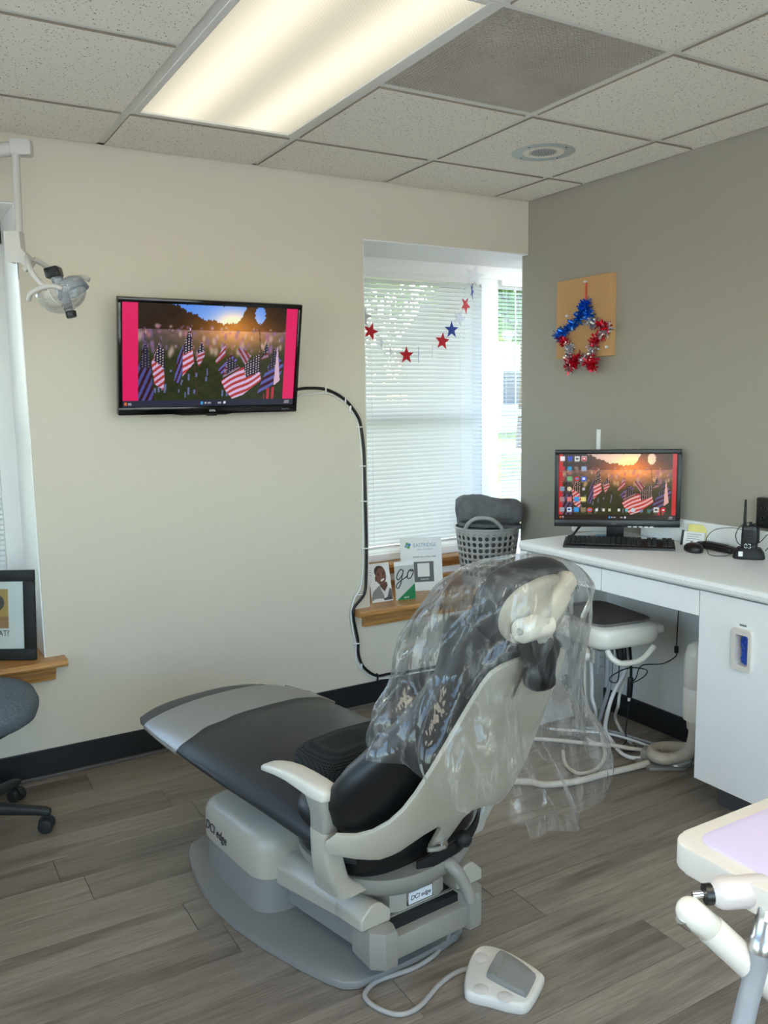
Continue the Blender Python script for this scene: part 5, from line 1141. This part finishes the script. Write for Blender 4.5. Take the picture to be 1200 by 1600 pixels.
    bm = BM(); tube(bm, [(-.285, -.985, .47), (-.262, -.98, .34), (-.262, -.98, .27)], .006, 8, 4); cyl(bm, (-.262, -.98, .285), (-.268, -.98, .20), .012, seg=12, bev=.003); o = part('inline_switch', bm, 'black', None, 60); tag(o, 'black inline switch on a cord below the cart', 'switch')
    bm = BM(); cyl(bm, (-.268, -.98, .20), (-.270, -.98, .185), .006, seg=8); part('white_tip', bm, 'tube_white', o)
    bm = BM(); tube(bm, [(-.270, -.98, .185), (-.275, -.98, .12), (-.285, -.98, .06), (-.29, -.99, .02), (-.33, -1.0, .006), (-.36, -1.03, .006), (-.31, -1.06, .006), (-.27, -1.02, .006)], .003, 6, 6); part('lower_cord', bm, 'black', o, 180)
    # floor box with a round plate
    t = thing('floor_box', 'dusty grey utility box on the floor beside the vacuum hose', 'utility box', (-.30, -1.18, 0))
    bm = BM(); prism(bm, [(-.385, -1.125), (-.30, -1.09), (-.19, -1.17), (-.20, -1.27), (-.29, -1.285), (-.40, -1.215)], .001, .014, .003); part('base', bm, 'chair_grey', t, 40)
    bm = BM(); prism(bm, [(-.365, -1.135), (-.315, -1.11), (-.275, -1.165), (-.345, -1.205)], .014, .055, .010); part('valve_cover', bm, 'chair_dark', t, 40)
    bm = BM(); lathe(bm, (-.268, -1.228, .0145), [(.058, 0), (.06, .004), (.056, .010), (.03, .013), (.001, .013)], seg=32); part('round_plate', bm, 'steel', t, 40)
    # vacuum canister and ribbed hose
    t = thing('vacuum_canister', 'white vacuum canister hanging beside the base cabinet', 'canister', (-.30, -1.40, .3))
    bm = BM(); lathe(bm, (-.315, -1.352, .235), [(.030, 0), (.046, .004), (.048, .02), (.048, .125), (.0465, .127), (.048, .129), (.048, .20), (.046, .25), (.036, .285), (.015, .297), (.001, .30)], seg=32); part('body', bm, 'cream_gloss', t, 50)
    bm = BM(); cyl(bm, (-.315, -1.352, .20), (-.315, -1.352, .237), .030, .034); part('outlet_collar', bm, 'tube_cream', t, 50)
    bm = BM(); box(bm, (-.32, -1.517, .36), (-.30, -1.40, .40), .003); part('bracket', bm, 'steel', t)
    pts = crom([(-.315, -1.352, .21), (-.315, -1.348, .16), (-.310, -1.325, .10), (-.305, -1.285, .066), (-.325, -1.252, .05), (-.352, -1.228, .046), (-.352, -1.190, .046), (-.31, -1.155, .046), (-.25, -1.165, .046), (-.19, -1.215, .046), (-.15, -1.30, .046), (-.14, -1.42, .046)], 26)
    bm = BM(); tube(bm, pts, .024, 14, 1, False, False)
    i = 0
    n = len(pts)
    bm.verts.ensure_lookup_table()
    for k in range(n):
        s = 1.0 if k % 2 else .86
        for j in range(14):
            v = bm.verts[k*14+j]; v.co = pts[k]+(v.co-pts[k])*s
    o = part('vacuum_hose', bm, 'tube_cream', None, 180); tag(o, 'ribbed beige vacuum hose coiled on the floor by the cabinet', 'hose')
    t = thing('wall_outlet', 'white power outlet on the end panel under the desk', 'outlet', (-.068, -.63, .225))
    bm = BM(); box(bm, (-.103, -.633, .170), (-.066, -.6285, .285), .002); part('plate', bm, 'outlet', t)
    for z in (.25, .205): bm = BM(); cyl(bm, (-.0845, -.635, z), (-.0845, -.6325, z), .0145, seg=20); part('socket', bm, 'outlet', t); bm = BM(); box(bm, (-.0905, -.6355, z-.004), (-.0885, -.6349, z+.005)); box(bm, (-.0805, -.6355, z-.004), (-.0785, -.6349, z+.005)); part('slot', bm, 'print_dark', t)
tubing()

# ------------------------------------------------------------------ dental chair
O = V((-1.78, -1.645, 0))
def local(deg):
    a = math.radians(deg); F = V((-math.sin(a), math.cos(a), 0)); T = V((math.cos(a), math.sin(a), 0))
    return (lambda t, s, z: O+T*t+F*s+V((0, 0, z))), T, F
U, UT, UF = local(11); B, BT, BF = local(5); ZU = V((0, 0, 1))
def S_(z): return -.20-.51*(z-.5)          # rear surface of the backrest shell
def dental_chair():
    t = thing('dental_chair', 'reclined black dental chair with pale shell on a grey base', 'dental chair', B(0, .35, 0))
    # base plate
    half = [(.0, -.050), (.10, -.047), (.160, -.040), (.192, -.020), (.21, .02), (.24, .11), (.275, .24), (.298, .37), (.305, .48), (.298, .60), (.280, .70), (.255, .785), (.225, .835), (.17, .86), (.0, .865)]
    out = half+[(-x, y) for x, y in half[-2:0:-1]]
    bm = BM(); prism(bm, [(x-.012, y) for x, y in out], .002, .024, .004)
    RB = Matrix((BT, BF, ZU)).transposed()
    for v in bm.verts: v.co = O+RB @ v.co
    part('base_plate', bm, 'chair_grey', t, 40)
    # front housing: grey skirt, cream hood
    def brings(rows, n, c=(0, .54)):
        return [sring(B(c[0], cs, z), BT, BF, w, l, n, 72) for z, w, l, cs in rows]
    bm = BM(); ringloft(bm, brings([(.022, .246, .212, .535), (.05, .244, .211, .535), (.155, .241, .208, .535)], 6)); part('skirt', bm, 'chair_grey', t, 60)
    bm = BM(); rows = [(.116, .240), (.120, .246), (.155, .246), (.194, .245), (.212, .240), (.226, .230), (.238, .212), (.248, .176), (.254, .12), (.256, .02)]
    rr = []
    for i, (z, w) in enumerate(rows):
        k = w/.246; r = sring(B(0, .535, 0), BT, BF, w, .214*k**.8, 7, 72)
        for p in r:
            s = (p-O).dot(BF); p.z = z+(max(0, i-2)/7)*(.20-(s-.34))*.11+(.0 if i > 1 else (.36-s+.2)*.03)
        rr.append(r)
    ringloft(bm, rr); hood = part('front_hood', bm, 'chair_plastic', t, 50)
    text('brand_lettering', 'DCI edge', .042, B(-.2474, .612, .160), -BF, ZU, 'print_dark', hood, .25, 'CENTER', .0006, .9)
    # lift arm cover: tapering box with chamfered shoulders
    def arm(t0, t1, s0, s1, zb0, zb1, zt0, zt1, ch, name, mat):
        bm = BM(); rings = []
        for f in np.linspace(0, 1, 7):
            s = s0+(s1-s0)*f; zb = zb0+(zb1-zb0)*f; zt = zt0+(zt1-zt0)*f
            rings.append([B(t0, s, zb), B(t1, s, zb), B(t1, s, zt-ch), B(t1-ch*.9, s, zt-.004), B(t1-ch*1.25, s, zt), B(t0+ch*1.25, s, zt), B(t0+ch*.9, s, zt-.004), B(t0, s, zt-ch)])
        ringloft(bm, rings); o = part(name, bm, mat, t, 25); b = o.modifiers.new('bevel', 'BEVEL'); b.width = .004; b.segments = 2; return o
    arm(-.192, .185, .43, .0, .088, .175, .180, .238, .032, 'lift_cover', 'chair_plastic')
    arm(-.192, -.105, .03, -.088, .170, .186, .2345, .245, .030, 'cover_wing', 'chair_plastic'); arm(.105, .190, .03, -.088, .170, .186, .2345, .245, .030, 'cover_wing', 'chair_plastic')
    arm(-.160, .155, .42, -.070, .030, .105, .092, .180, .004, 'lift_body', 'chair_grey')
    bm = BM(); pr = [(-.165, -.04), (-.165, -.105), (-.145, -.118), (.145, -.118), (.165, -.105), (.165, -.04)]
    prism(bm, pr, .098, .158, .006); 
    for v in bm.verts: v.co = O+RB @ v.co
    part('rear_crossbar', bm, 'chair_dark', t, 40)
    for pr in ([(-.175, -.02), (-.178, -.10), (-.15, -.128), (-.115, -.128), (-.105, -.10), (-.105, -.02)], [(.105, -.02), (.105, -.10), (.115, -.128), (.15, -.128), (.178, -.10), (.175, -.02)]):
        bm = BM(); prism(bm, pr, .088, .186, .010)
        for v in bm.verts: v.co = O+RB @ v.co
        part('corner_block', bm, 'chair_dark', t, 40)
    bm = BM(); prism(bm, [(-.10, .0), (-.085, -.055), (-.06, -.066), (.06, -.066), (.085, -.055), (.10, .0)], .176, .246, .006)
    for v in bm.verts: v.co = O+RB @ v.co
    lb = part('label_block', bm, 'chair_plastic', t, 40)
    bm = BM(); box(bm, (-.042, -.0695, .186), (.042, -.0655, .224), .002, 1, RB, O); part('label_plate', bm, 'chrome', lb)
    bm = BM(); box(bm, (-.037, -.0702, .190), (.037, -.0694, .220), 0, 1, RB, O); part('label_face', bm, 'paper', lb)
    text('label_lettering', 'DCI edge', .0165, B(0, -.0706, .205), BT, ZU, 'print_dark', lb, .25)
    bm = BM(); box(bm, (-.12, -.09, .156), (.12, -.01, .178), 0, 1, RB, O); part('dark_recess', bm, 'black_matte', t)
    # seat carrier and pan
    bm = BM(); ringloft(bm, [sring(U(.0, .07, z), UT, UF, w, l, 2.6, 44) for z, w, l in ((.236, .14, .15), (.25, .175, .175), (.27, .20, .192), (.296, .214, .204), (.312, .214, .204))]); part('seat_pan', bm, 'chair_dark', t, 60)
    bm = BM(); ringloft(bm, [sring(U(0, .052, z), UT, UF, w, l*.74, 3.2, 44) for z, w, l in ((.300, .17, .15), (.312, .205, .185), (.34, .230, .205), (.39, .240, .215), (.43, .240, .215), (.452, .232, .205), (.462, .20, .18), (.464, .12, .1))]); part('seat_cushion', bm, 'vinyl_black', t, 180)
    bm = BM(); ringloft(bm, [sring(U(tt, .155+.03*(1-(tt/.25)**2), .462+.035*(1-(tt/.26)**4)), UF, ZU, .10*e, .050*e, 3.4, 28) for tt, e in ((-.165, .45), (-.158, .75), (-.14, .92), (-.10, 1), (0, 1), (.15, 1), (.21, .92), (.235, .75), (.245, .45))]); part('mesh_bolster', bm, 'mesh', t, 180)
    # leg rest
    rows = [(-.06, .235, .345, .425), (-.03, .255, .340, .440), (.06, .264, .342, .455), (.16, .270, .350, .467), (.26, .276, .360, .475), (.40, .286, .372, .482), (.55, .291, .385, .486), (.70, .288, .397, .484), (.84, .276, .407, .474), (.93, .264, .404, .464), (.985, .252, .402, .456), (1.02, .236, .403, .450), (1.045, .20, .408, .443), (1.056, .13, .415, .435)]
    bm = BM(); rings = []
    for s, w, zb, zt in rows:
        r = sring(U(.012, s, (zb+zt)/2), UT, ZU, w, (zt-zb)/2, 3.4, 40)
        for p in r:
            q = (p-O).dot(UT)/.3; 
            if p.z > (zb+zt)/2: p.z -= .030*q*q
        rings.append(r)
    ringloft(bm, rings); part('leg_rest', bm, 'vinyl_grey', t, 180)
    # backrest cushion
    bm = BM(); rings = []
    for z, w, d, off in ((.432, .12, .03, .080), (.444, .20, .050, .082), (.466, .262, .066, .086), (.50, .292, .074, .088), (.545, .308, .080, .090), (.595, .308, .079, .089), (.64, .292, .076, .086), (.69, .256, .070, .080), (.75, .218, .064, .074), (.82, .192, .062, .066), (.87, .176, .060, .064), (.91, .164, .062, .080), (.945, .156, .064, .098), (.972, .152, .062, .106), (.986, .146, .056, .110), (.992, .13, .042, .112), (.994, .05, .016, .112)):
        r = sring(U(0, S_(z)+off, z), UT, UF, w, d, 2.9, 48)
        for p in r:
            q = (p-O).dot(UT); p += UF*(.35*q*q if z > .5 else .25*q*q)
        rings.append(r)
    ringloft(bm, rings); part('back_cushion', bm, 'vinyl_black', t, 180)
    # rear shell with side bands
    hp = [(.020, .352), (.030, .365), (.034, .40), (.038, .436), (.055, .452), (.10, .446), (.16, .425), (.21, .418), (.26, .430), (.305, .444), (.315, .470), (.305, .497), (.275, .497), (.250, .508), (.226, .530), (.208, .560), (.194, .60), (.180, .66), (.164, .74), (.149, .81), (.136, .862), (.122, .887), (.095, .898), (.05, .902)]
    out = hp+[(-x, z) for x, z in hp[::-1]]
    def fm(x, z):
        e = max(0, abs(x)-.165); k = 4.2; low = max(0, .45-z)*.85
        return U(x, S_(z)+k*e*e+low*.15, z)
    bm = BM(); sheet(bm, out, fm, .022); o = part('back_shell', bm, 'chair_plastic', t, 60); solid(o, .010, 1, .002)
    bm = BM(); pts = [(-.146, .83), (-.130, .882), (-.098, .902), (0, .907), (.098, .902), (.130, .882), (.146, .83), (.170, .72), (.196, .60)]
    tube(bm, [U(x, S_(z)+.012, z) for x, z in pts], .007, 8, 5); part('shell_gasket', bm, 'black', t, 180)
    # arm rests
    for sg, in ((-1,), (1,)):
        q = lambda a, s, z: U(sg*a, s, z)
        bm = BM(); ringloft(bm, [sring(q(a, s, z), UT, UF, w, l, 4, 24) for z, a, s, w, l in ((.285, .205, .0, .05, .062), (.305, .226, -.010, .036, .050), (.34, .254, -.025, .028, .042), (.40, .274, -.038, .026, .037), (.47, .288, -.050, .024, .033), (.478, .289, -.051, .023, .032))])
        ar = part('arm_post', bm, 'chair_plastic', t, 50)
        bm = BM(); ringloft(bm, [sring(q(a, s, z), UT, UF, w, l, 4, 24) for z, a, s, w, l in ((.479, .289, -.051, .0228, .0315), (.52, .294, -.058, .023, .032), (.55, .298, -.055, .024, .038), (.566, .299, -.05, .024, .042))]); part('elbow', bm, 'chair_dark', ar, 50)
        bm = BM(); ringloft(bm, [sring(q(a, s, z), UT, ZU, w, h, 3.6, 24) for s, a, z, w, h in ((-.098, .300, .574, .018, .010), (-.088, .300, .574, .026, .017), (-.05, .300, .574, .029, .020), (.0, .300, .578, .030, .0165), (.05, .298, .578, .030, .0135), (.10, .295, .572, .029, .0115), (.145, .292, .562, .026, .0095), (.168, .290, .555, .022, .008), (.176, .289, .552, .012, .005))]); part('arm_pad', bm, 'arm_plastic', ar, 60)
    # hinge, lever, strap below the shell
    bm = BM(); cyl(bm, U(.0, -.125, .366), U(.0, -.150, .366), .012, seg=16, bev=.002); part('hinge_bolt', bm, 'chrome', t, 40)
    bm = BM(); tube(bm, [U(-.045, -.135, .365), U(-.02, -.145, .362), U(.0, -.146, .362)], .006, 8, 4); part('hinge_clip', bm, 'chair_dark', t, 60)
    bm = BM(); tube(bm, [U(.02, -.02, .31), U(.03, -.13, .30), U(.052, -.16, .255), U(.066, -.172, .205)], lambda f: .018-.003*f, 10, 5); part('release_lever', bm, 'chair_dark', t, 60)
    bm = BM(); strap = crom([U(-.06, -.115, .315), U(.0, -.14, .335), U(.06, -.15, .35), U(.11, -.15, .38), U(.15, -.13, .42), U(.17, -.10, .46)], 6)
    for k in (-1, 1): pass
    ringloft(bm, [[p+ZU*.016, p-ZU*.016, p-ZU*.016+UF*.004, p+ZU*.016+UF*.004] for p in strap]); part('webbing_strap', bm, 'vinyl_black', t, 60)
    bm = BM(); lathe(bm, U(.060, -.155, .362), [(.018, -.012), (.022, 0), (.016, .014), (.004, .018)], -UF, 16); part('cord_grip', bm, 'black_matte', t, 60)
    # headrest: concave pad, pale rear cover, articulated mount with a knob
    hc = U(-.012, -.405, 1.018); hn = (UF*.93+ZU*.22-UT*.02).normalized(); hr = UT; hu = hr.cross(-hn).normalized()
    if hu.z < 0: hu = -hu
    bm = BM(); rings = []
    for d, k in ((-.034, .86), (-.030, .94), (-.016, .99), (0, 1.0), (.018, .97), (.030, .88), (.036, .7), (.034, .4), (.030, .1)):
        r = sring(hc+hn*d, hr, hu, .135*k, .092*k, 2.3, 48)
        for p in r:
            q = (p-hc).dot(hr); p += hn*(1.0*q*q)
        rings.append(r)
    ringloft(bm, rings); hd = part('headrest_pad', bm, 'vinyl_grey', t, 180)
    bm = BM(); rings = []
    for d, k in ((-.030, 1), (-.038, 1), (-.044, .94), (-.048, .8), (-.050, .4), (-.050, .05)):
        r = sring(hc+hn*d-hu*.006, hr, hu, .112*k, .074*k, 2.2, 44)
        for p in r:
            q = (p-hc).dot(hr); p += hn*(1.0*q*q)
        rings.append(r)
    ringloft(bm, rings); part('headrest_cover', bm, 'headrest_plastic', t, 60)
    bm = BM(); k0 = U(-.045, -.462, .972); sa = S_(.86)-.026
    ringloft(bm, [sring(p, UT, ax, w, h, 4, 20) for p, ax, w, h in ((U(.01, S_(.80)-.026, .80), UF, .026, .008), (U(.01, sa, .86), UF, .028, .012), (U(-.01, -.44, .935), UF, .028, .018), (U(-.03, -.452, .990), (UF-ZU).normalized(), .028, .022))])
    l0, l1 = U(-.045, -.462, .982), U(.052, -.458, 1.062); ld = (l1-l0).normalized(); lw = ld.cross(UF).normalized()
    ringloft(bm, [sring(l0.lerp(l1, f), UF, lw, a_, b_, 3.4, 22) for f, a_, b_ in ((-.05, .018, .020), (.05, .022, .026), (.5, .024, .028), (.75, .024, .026), (.78, .020, .022), (1.0, .022, .020), (1.08, .016, .014))])
    part('headrest_arm', bm, 'headrest_arm_plastic', t, 50)
    bm = BM(); cyl(bm, U(-.108, -.466, .982), U(-.022, -.466, .982), .025, seg=24, bev=.005); ka = part('articulation_knob', bm, 'arm_plastic', t, 50)
    bm = BM(); cyl(bm, U(-.110, -.466, .982), U(-.1075, -.466, .982), .008, seg=14); part('knob_cap', bm, 'chair_grey', ka)
    bm = BM(); rings = []
    for i, (z, w, d) in enumerate(((.965, .04, .014), (.945, .060, .022), (.915, .060, .026), (.885, .050, .028), (.86, .040, .024), (.84, .034, .018), (.826, .014, .008))):
        r = sring(U(-.018+.020*i/6, S_(.90)-.034, z), UT, UF, w, d, 2, 26)
        for p in r: p += (p-U(.005, S_(.90)-.034, z))*.9*noise.noise(p*48)
        rings.append(r)
    ringloft(bm, rings); subsurf(part('bunched_sleeve', bm, 'vinyl_black', t, 180), 1)
dental_chair()

def chair_covers():
    # clear sleeve pulled over the foot end of the leg rest
    rows = [(.665, .296, .394, .491), (.72, .295, .396, .490), (.80, .289, .402, .485), (.86, .281, .404, .479), (.925, .270, .407, .469)]
    bm = BM(); rings = []
    for i, (s, w, zb, zt) in enumerate(rows):
        r = sring(U(.012, s, (zb+zt)/2), UT, ZU, w, (zt-zb)/2, 3.4, 64)
        for k, p in enumerate(r):
            q = (p-O).dot(UT)/.3
            if p.z > (zb+zt)/2: p.z -= .030*q*q
            d = p-U(.012, s, (zb+zt)/2); p += d*.02*noise.noise(p*14)+ZU*.0015+UF*(.03*noise.noise(V((q*3, 1, 5))) if i == 0 else 0)
        rings.append(r)
    ringloft(bm, rings, False); o = part('toe_cover', bm, 'sleeve', None, 180); tag(o, 'clear plastic sleeve over the foot end of the dental chair', 'plastic cover')
    # loose clear bag over the headrest and upper backrest
    N = 120; prof = [(.0, .318, .175, -.290), (.08, .314, .170, -.288), (.2, .300, .160, -.285), (.35, .275, .145, -.285), (.5, .250, .135, -.295), (.62, .232, .135, -.315), (.75, .210, .140, -.340), (.86, .186, .130, -.360), (.94, .150, .105, -.375), (.985, .10, .070, -.380), (1.0, .03, .018, -.385)]
    P = crom([V((v, w, d)) for v, w, d, s in prof], 8); Q = crom([V((v, s, 0)) for v, w, d, s in prof], 8)
    bm = BM(); rings = []
    for pw, qs in zip(P, Q):
        v, w, d, s = max(0, min(1, pw.x)), max(.01, pw.y), max(.008, pw.z), qs.y; r = []
        for i in range(N):
            th = 2*math.pi*i/N; x, y = math.cos(th), math.sin(th); n = 2.3
            tt = w*(1-.13*max(0, -x)*(1-v)**2)*math.copysign(abs(x)**(2/n), x); ss = d*math.copysign(abs(y)**(2/n), y)
            # hem: high at the front left, dipping to the rear right
            hem = .600+.105*max(0, -x)**1.5+.03*y-.055*max(0, x)-.055*max(0, -y)*(1 if x > -.2 else .3)+.010*math.sin(3*th+1)+.005*math.sin(11*th)
            z = hem+(1.105-hem)*v
            # gathers run down from the crown, sharp folds
            g = .011*math.sin(7*th+2.0*math.sin(v*3))*(1-v)+.008*math.sin(13*th+4*v)*(1-v*.6)
            fld = noise.noise(V((math.cos(th)*1.5, math.sin(th)*1.5, v*2.2+7)))*.05+abs(noise.noise(V((math.cos(th)*3, math.sin(th)*3, v*3+1))))*.045+abs(noise.noise(V((math.cos(th)*7, math.sin(th)*7, v*4))))*.014
            k = 1+(g+fld-.02)/max(.1, math.hypot(tt, ss))*min(1, (1-v)*6)
            flare = .07*max(0, x)**2*(1-v)
            r.append(U(tt*k+flare-.005, s+ss*k, z))
        rings.append(r)
    ringloft(bm, rings, False); o = part('plastic_bag', bm, 'film', None, 180); tag(o, 'loose clear plastic bag over the headrest and backrest of the chair', 'plastic cover')
chair_covers()

# ------------------------------------------------------------------ foot control
def foot_control():
    out = [(-1.631, -1.758), (-1.604, -1.764), (-1.576, -1.807), (-1.561, -1.864), (-1.554, -1.922), (-1.566, -1.943), (-1.652, -1.990), (-1.687, -1.973), (-1.720, -1.930), (-1.752, -1.888), (-1.748, -1.862), (-1.708, -1.814), (-1.663, -1.775)]
    P = crom([V((x+.008, y+.010, 0)) for x, y in out], 5, True); c = sum(P, V())/len(P)
    t = thing('foot_control', 'pale foot control with a grey pedal on the planks beside the chair', 'foot pedal', (c.x, c.y, 0))
    bm = BM(); ringloft(bm, [[c+(p-c)*k+ZU*z for p in P] for z, k in ((.001, .97), (.005, .99), (.014, .995), (.022, .985), (.028, .95), (.030, .90), (.030, .5))]); part('housing', bm, 'cream_gloss', t, 50)
    pad = [(-1.606, -1.816), (-1.594, -1.824), (-1.584, -1.875), (-1.583, -1.925), (-1.590, -1.938), (-1.643, -1.971), (-1.654, -1.966), (-1.672, -1.915), (-1.683, -1.875), (-1.677, -1.861), (-1.640, -1.836)]
    Q = [V((x+.008, y+.010, 0)) for x, y in pad]; Q = crom(Q, 4, True); o = sum(Q, V())/len(Q)
    bm = BM(); ringloft(bm, [[o+(q-o)*k+ZU*z for q in Q] for z, k in ((.028, 1.01), (.036, 1.0), (.041, .97), (.043, .92), (.043, .3))]); pd = part('pedal', bm, 'chair_grey', t, 50)
    rt = V((.83, .55, 0)).normalized(); up = ZU.cross(rt)
    text('brand_lettering', 'DCI edge', .024, V((-1.630, -1.856, .0435)), rt, up, 'chair_dark', pd, .25)
    for x, y in ((-1.652, -1.800), (-1.722, -1.893), (-1.690, -1.945)):
        bm = BM(); lathe(bm, (x+.008, y+.008, .0295), [(.018, 0), (.019, .0015), (.016, .003), (.001, .0034)], seg=24); part('button', bm, 'cream', t, 40)
    bm = BM(); tube(bm, [(-1.671, -1.785, 0.007), (-1.713, -1.779, 0.007), (-1.776, -1.795, 0.007), (-1.856, -1.832, 0.007), (-1.909, -1.83, 0.007), (-1.943, -1.784, 0.007), (-1.948, -1.732, 0.007), (-1.906, -1.704, 0.007), (-1.847, -1.705, 0.007), (-1.786, -1.708, 0.007), (-1.716, -1.692, 0.007), (-1.67, -1.662, 0.007), (-1.672, -1.690, .05), (-1.685, -1.680, .09), (-1.70, -1.665, .12)], .0062, 9, 7); part('cord', bm, 'cord_grey', t, 180)
foot_control()

# ------------------------------------------------------------------ tray table and tool holder in the near right corner
def near_unit():
    def capsule(bm, a, b, r, flat_end=True, seg=20):
        d = (b-a).normalized(); x = d.cross(V((0, 0, 1))).normalized(); y = d.cross(x)
        rings = [sring(a+d*(r*(1-math.cos(f))), x, y, max(r*math.sin(f), 1e-4), max(r*math.sin(f), 1e-4), 2, seg) for f in np.linspace(.06, math.pi/2, 7)]+[sring(b, x, y, r, r, 2, seg)]
        ringloft(bm, rings)
    t = thing('tray_table', 'cream tray table with a lilac mat in the near right corner', 'tray table', (-1.8, -2.9, 0))
    def rr(x0, y0, x1, y1, r, n=8): return [(cx+r*math.cos(a), cy+r*math.sin(a)) for cx, cy, a0 in ((x1-r, y1-r, 0), (x0+r, y1-r, .5*math.pi), (x0+r, y0+r, math.pi), (x1-r, y0+r, 1.5*math.pi)) for a in [a0+k*math.pi/2/n for k in range(n+1)]]
    Z = .885; bm = BM(); prism(bm, rr(-2.035, -3.15, -1.60, -2.700, .03), Z-.034, Z, .003); part('tray_top', bm, 'cream', t, 30)
    bm = BM(); prism(bm, rr(-2.010, -3.13, -1.62, -2.722, .022), Z, Z+.003, .001); part('lilac_mat', bm, 'lilac', t, 30)
    bm = BM(); cyl(bm, (-1.72, -2.95, .06), (-1.72, -2.95, Z-.03), .03); cyl(bm, (-1.72, -2.95, .0), (-1.72, -2.95, .06), .22, .05, 40, .01); part('pedestal', bm, 'cream', t, 40)
    k = thing('tool_holder', 'cream tool holder arm below the lilac tray', 'holder', (-2.05, -2.81, .83))
    A0, A1, A2 = V((-2.098, -2.780, .857)), V((-2.071, -2.801, .827)), V((-1.98, -2.868, .720))
    bm = BM(); d = (A1-A0).normalized(); capsule(bm, A0-d*.006, A1, .0165); part('end_clip', bm, 'cream_gloss', k, 180)
    bm = BM(); tube(bm, [A1-d*.001, A1, A1.lerp(A2, .5), A2, V((-1.86, -2.94, .58)), V((-1.74, -2.95, .50))], lambda u: .0172, 18, 4); part('arm', bm, 'cream', k, 60)
    bm = BM(); cd = V((-.507, -.862, 0)); tube(bm, [A0+cd*.004+V((-.004, 0, -.012)), A0+cd*.004+V((.0, 0, -.017)), A0+d*.012+V((0, 0, -.017))], .0075, 10, 4); part('chrome_slot', bm, 'chrome', k, 60)
    h = thing('instrument_holder', 'pinkish grey knob on a chrome pin behind the holder arm', 'knob', (-2.05, -2.8, .865))
    b0, b1 = V((-2.066, -2.790, .866)), V((-1.97, -2.845, .872)); dd = (b1-b0).normalized(); bm = BM(); capsule(bm, b0-dd*.002, b1, .0185); part('grip', bm, plain('pinkish_grey_plastic', rgb(206, 196, 192), .3), h, 180)
    bm = BM(); cyl(bm, b0-dd*.006, b0+dd*.003, .012, seg=16); part('black_collar', bm, 'black', h, 40)
    bm = BM(); cyl(bm, b0-dd*.020+V((0, 0, .0)), b0-dd*.004, .0045, seg=12); part('chrome_pin', bm, 'chrome', h, 40)
    s = thing('suction_handpiece', 'grey suction hose hanging from a steel handpiece at the right edge', 'handpiece', (-2.03, -2.82, .8))
    m0, m1 = V((-2.0155, -2.835, .880)), V((-2.037, -2.838, .810)); bm = BM(); lathe(bm, m1, [(.0135, 0), (.0140, .004), (.0140, .016), (.0125, .018), (.0125, .042), (.0140, .050), (.0128, .068), (.0105, .070), (.0105, .05)], (m0-m1), 24, False); part('steel_handpiece', bm, 'steel', s, 50)
    bm = BM(); tube(bm, [m1+V((0, 0, .004)), V((-2.043, -2.836, .78)), V((-2.055, -2.836, .745)), V((-2.064, -2.836, .700)), V((-2.06, -2.83, .55)), V((-1.98, -2.86, .40)), V((-1.85, -2.9, .42)), V((-1.75, -2.95, .5))], .0118, 14, 6); part('hose', bm, 'hose_grey', s, 180)
    bm = BM(); p = m1.lerp(m0, .62); ax = (m0-m1).normalized(); q = ax.cross(V((.5, .86, 0))).normalized(); w = ax.cross(q)
    ringloft(bm, [[p+ax*h+q*(r_*math.cos(a))+w*(r_*math.sin(a)) for a in np.linspace(.9, 5.6, 20)] for h, r_ in ((-.006, .0150), (-.006, .018), (.006, .018), (.006, .0150), (-.006, .0150))], False, False); cyl(bm, p-q*.017, p-q*.03, .006, seg=10); part('holder_clip', bm, 'tube_white', k, 50)
near_unit()
bpy.context.view_layer.update()
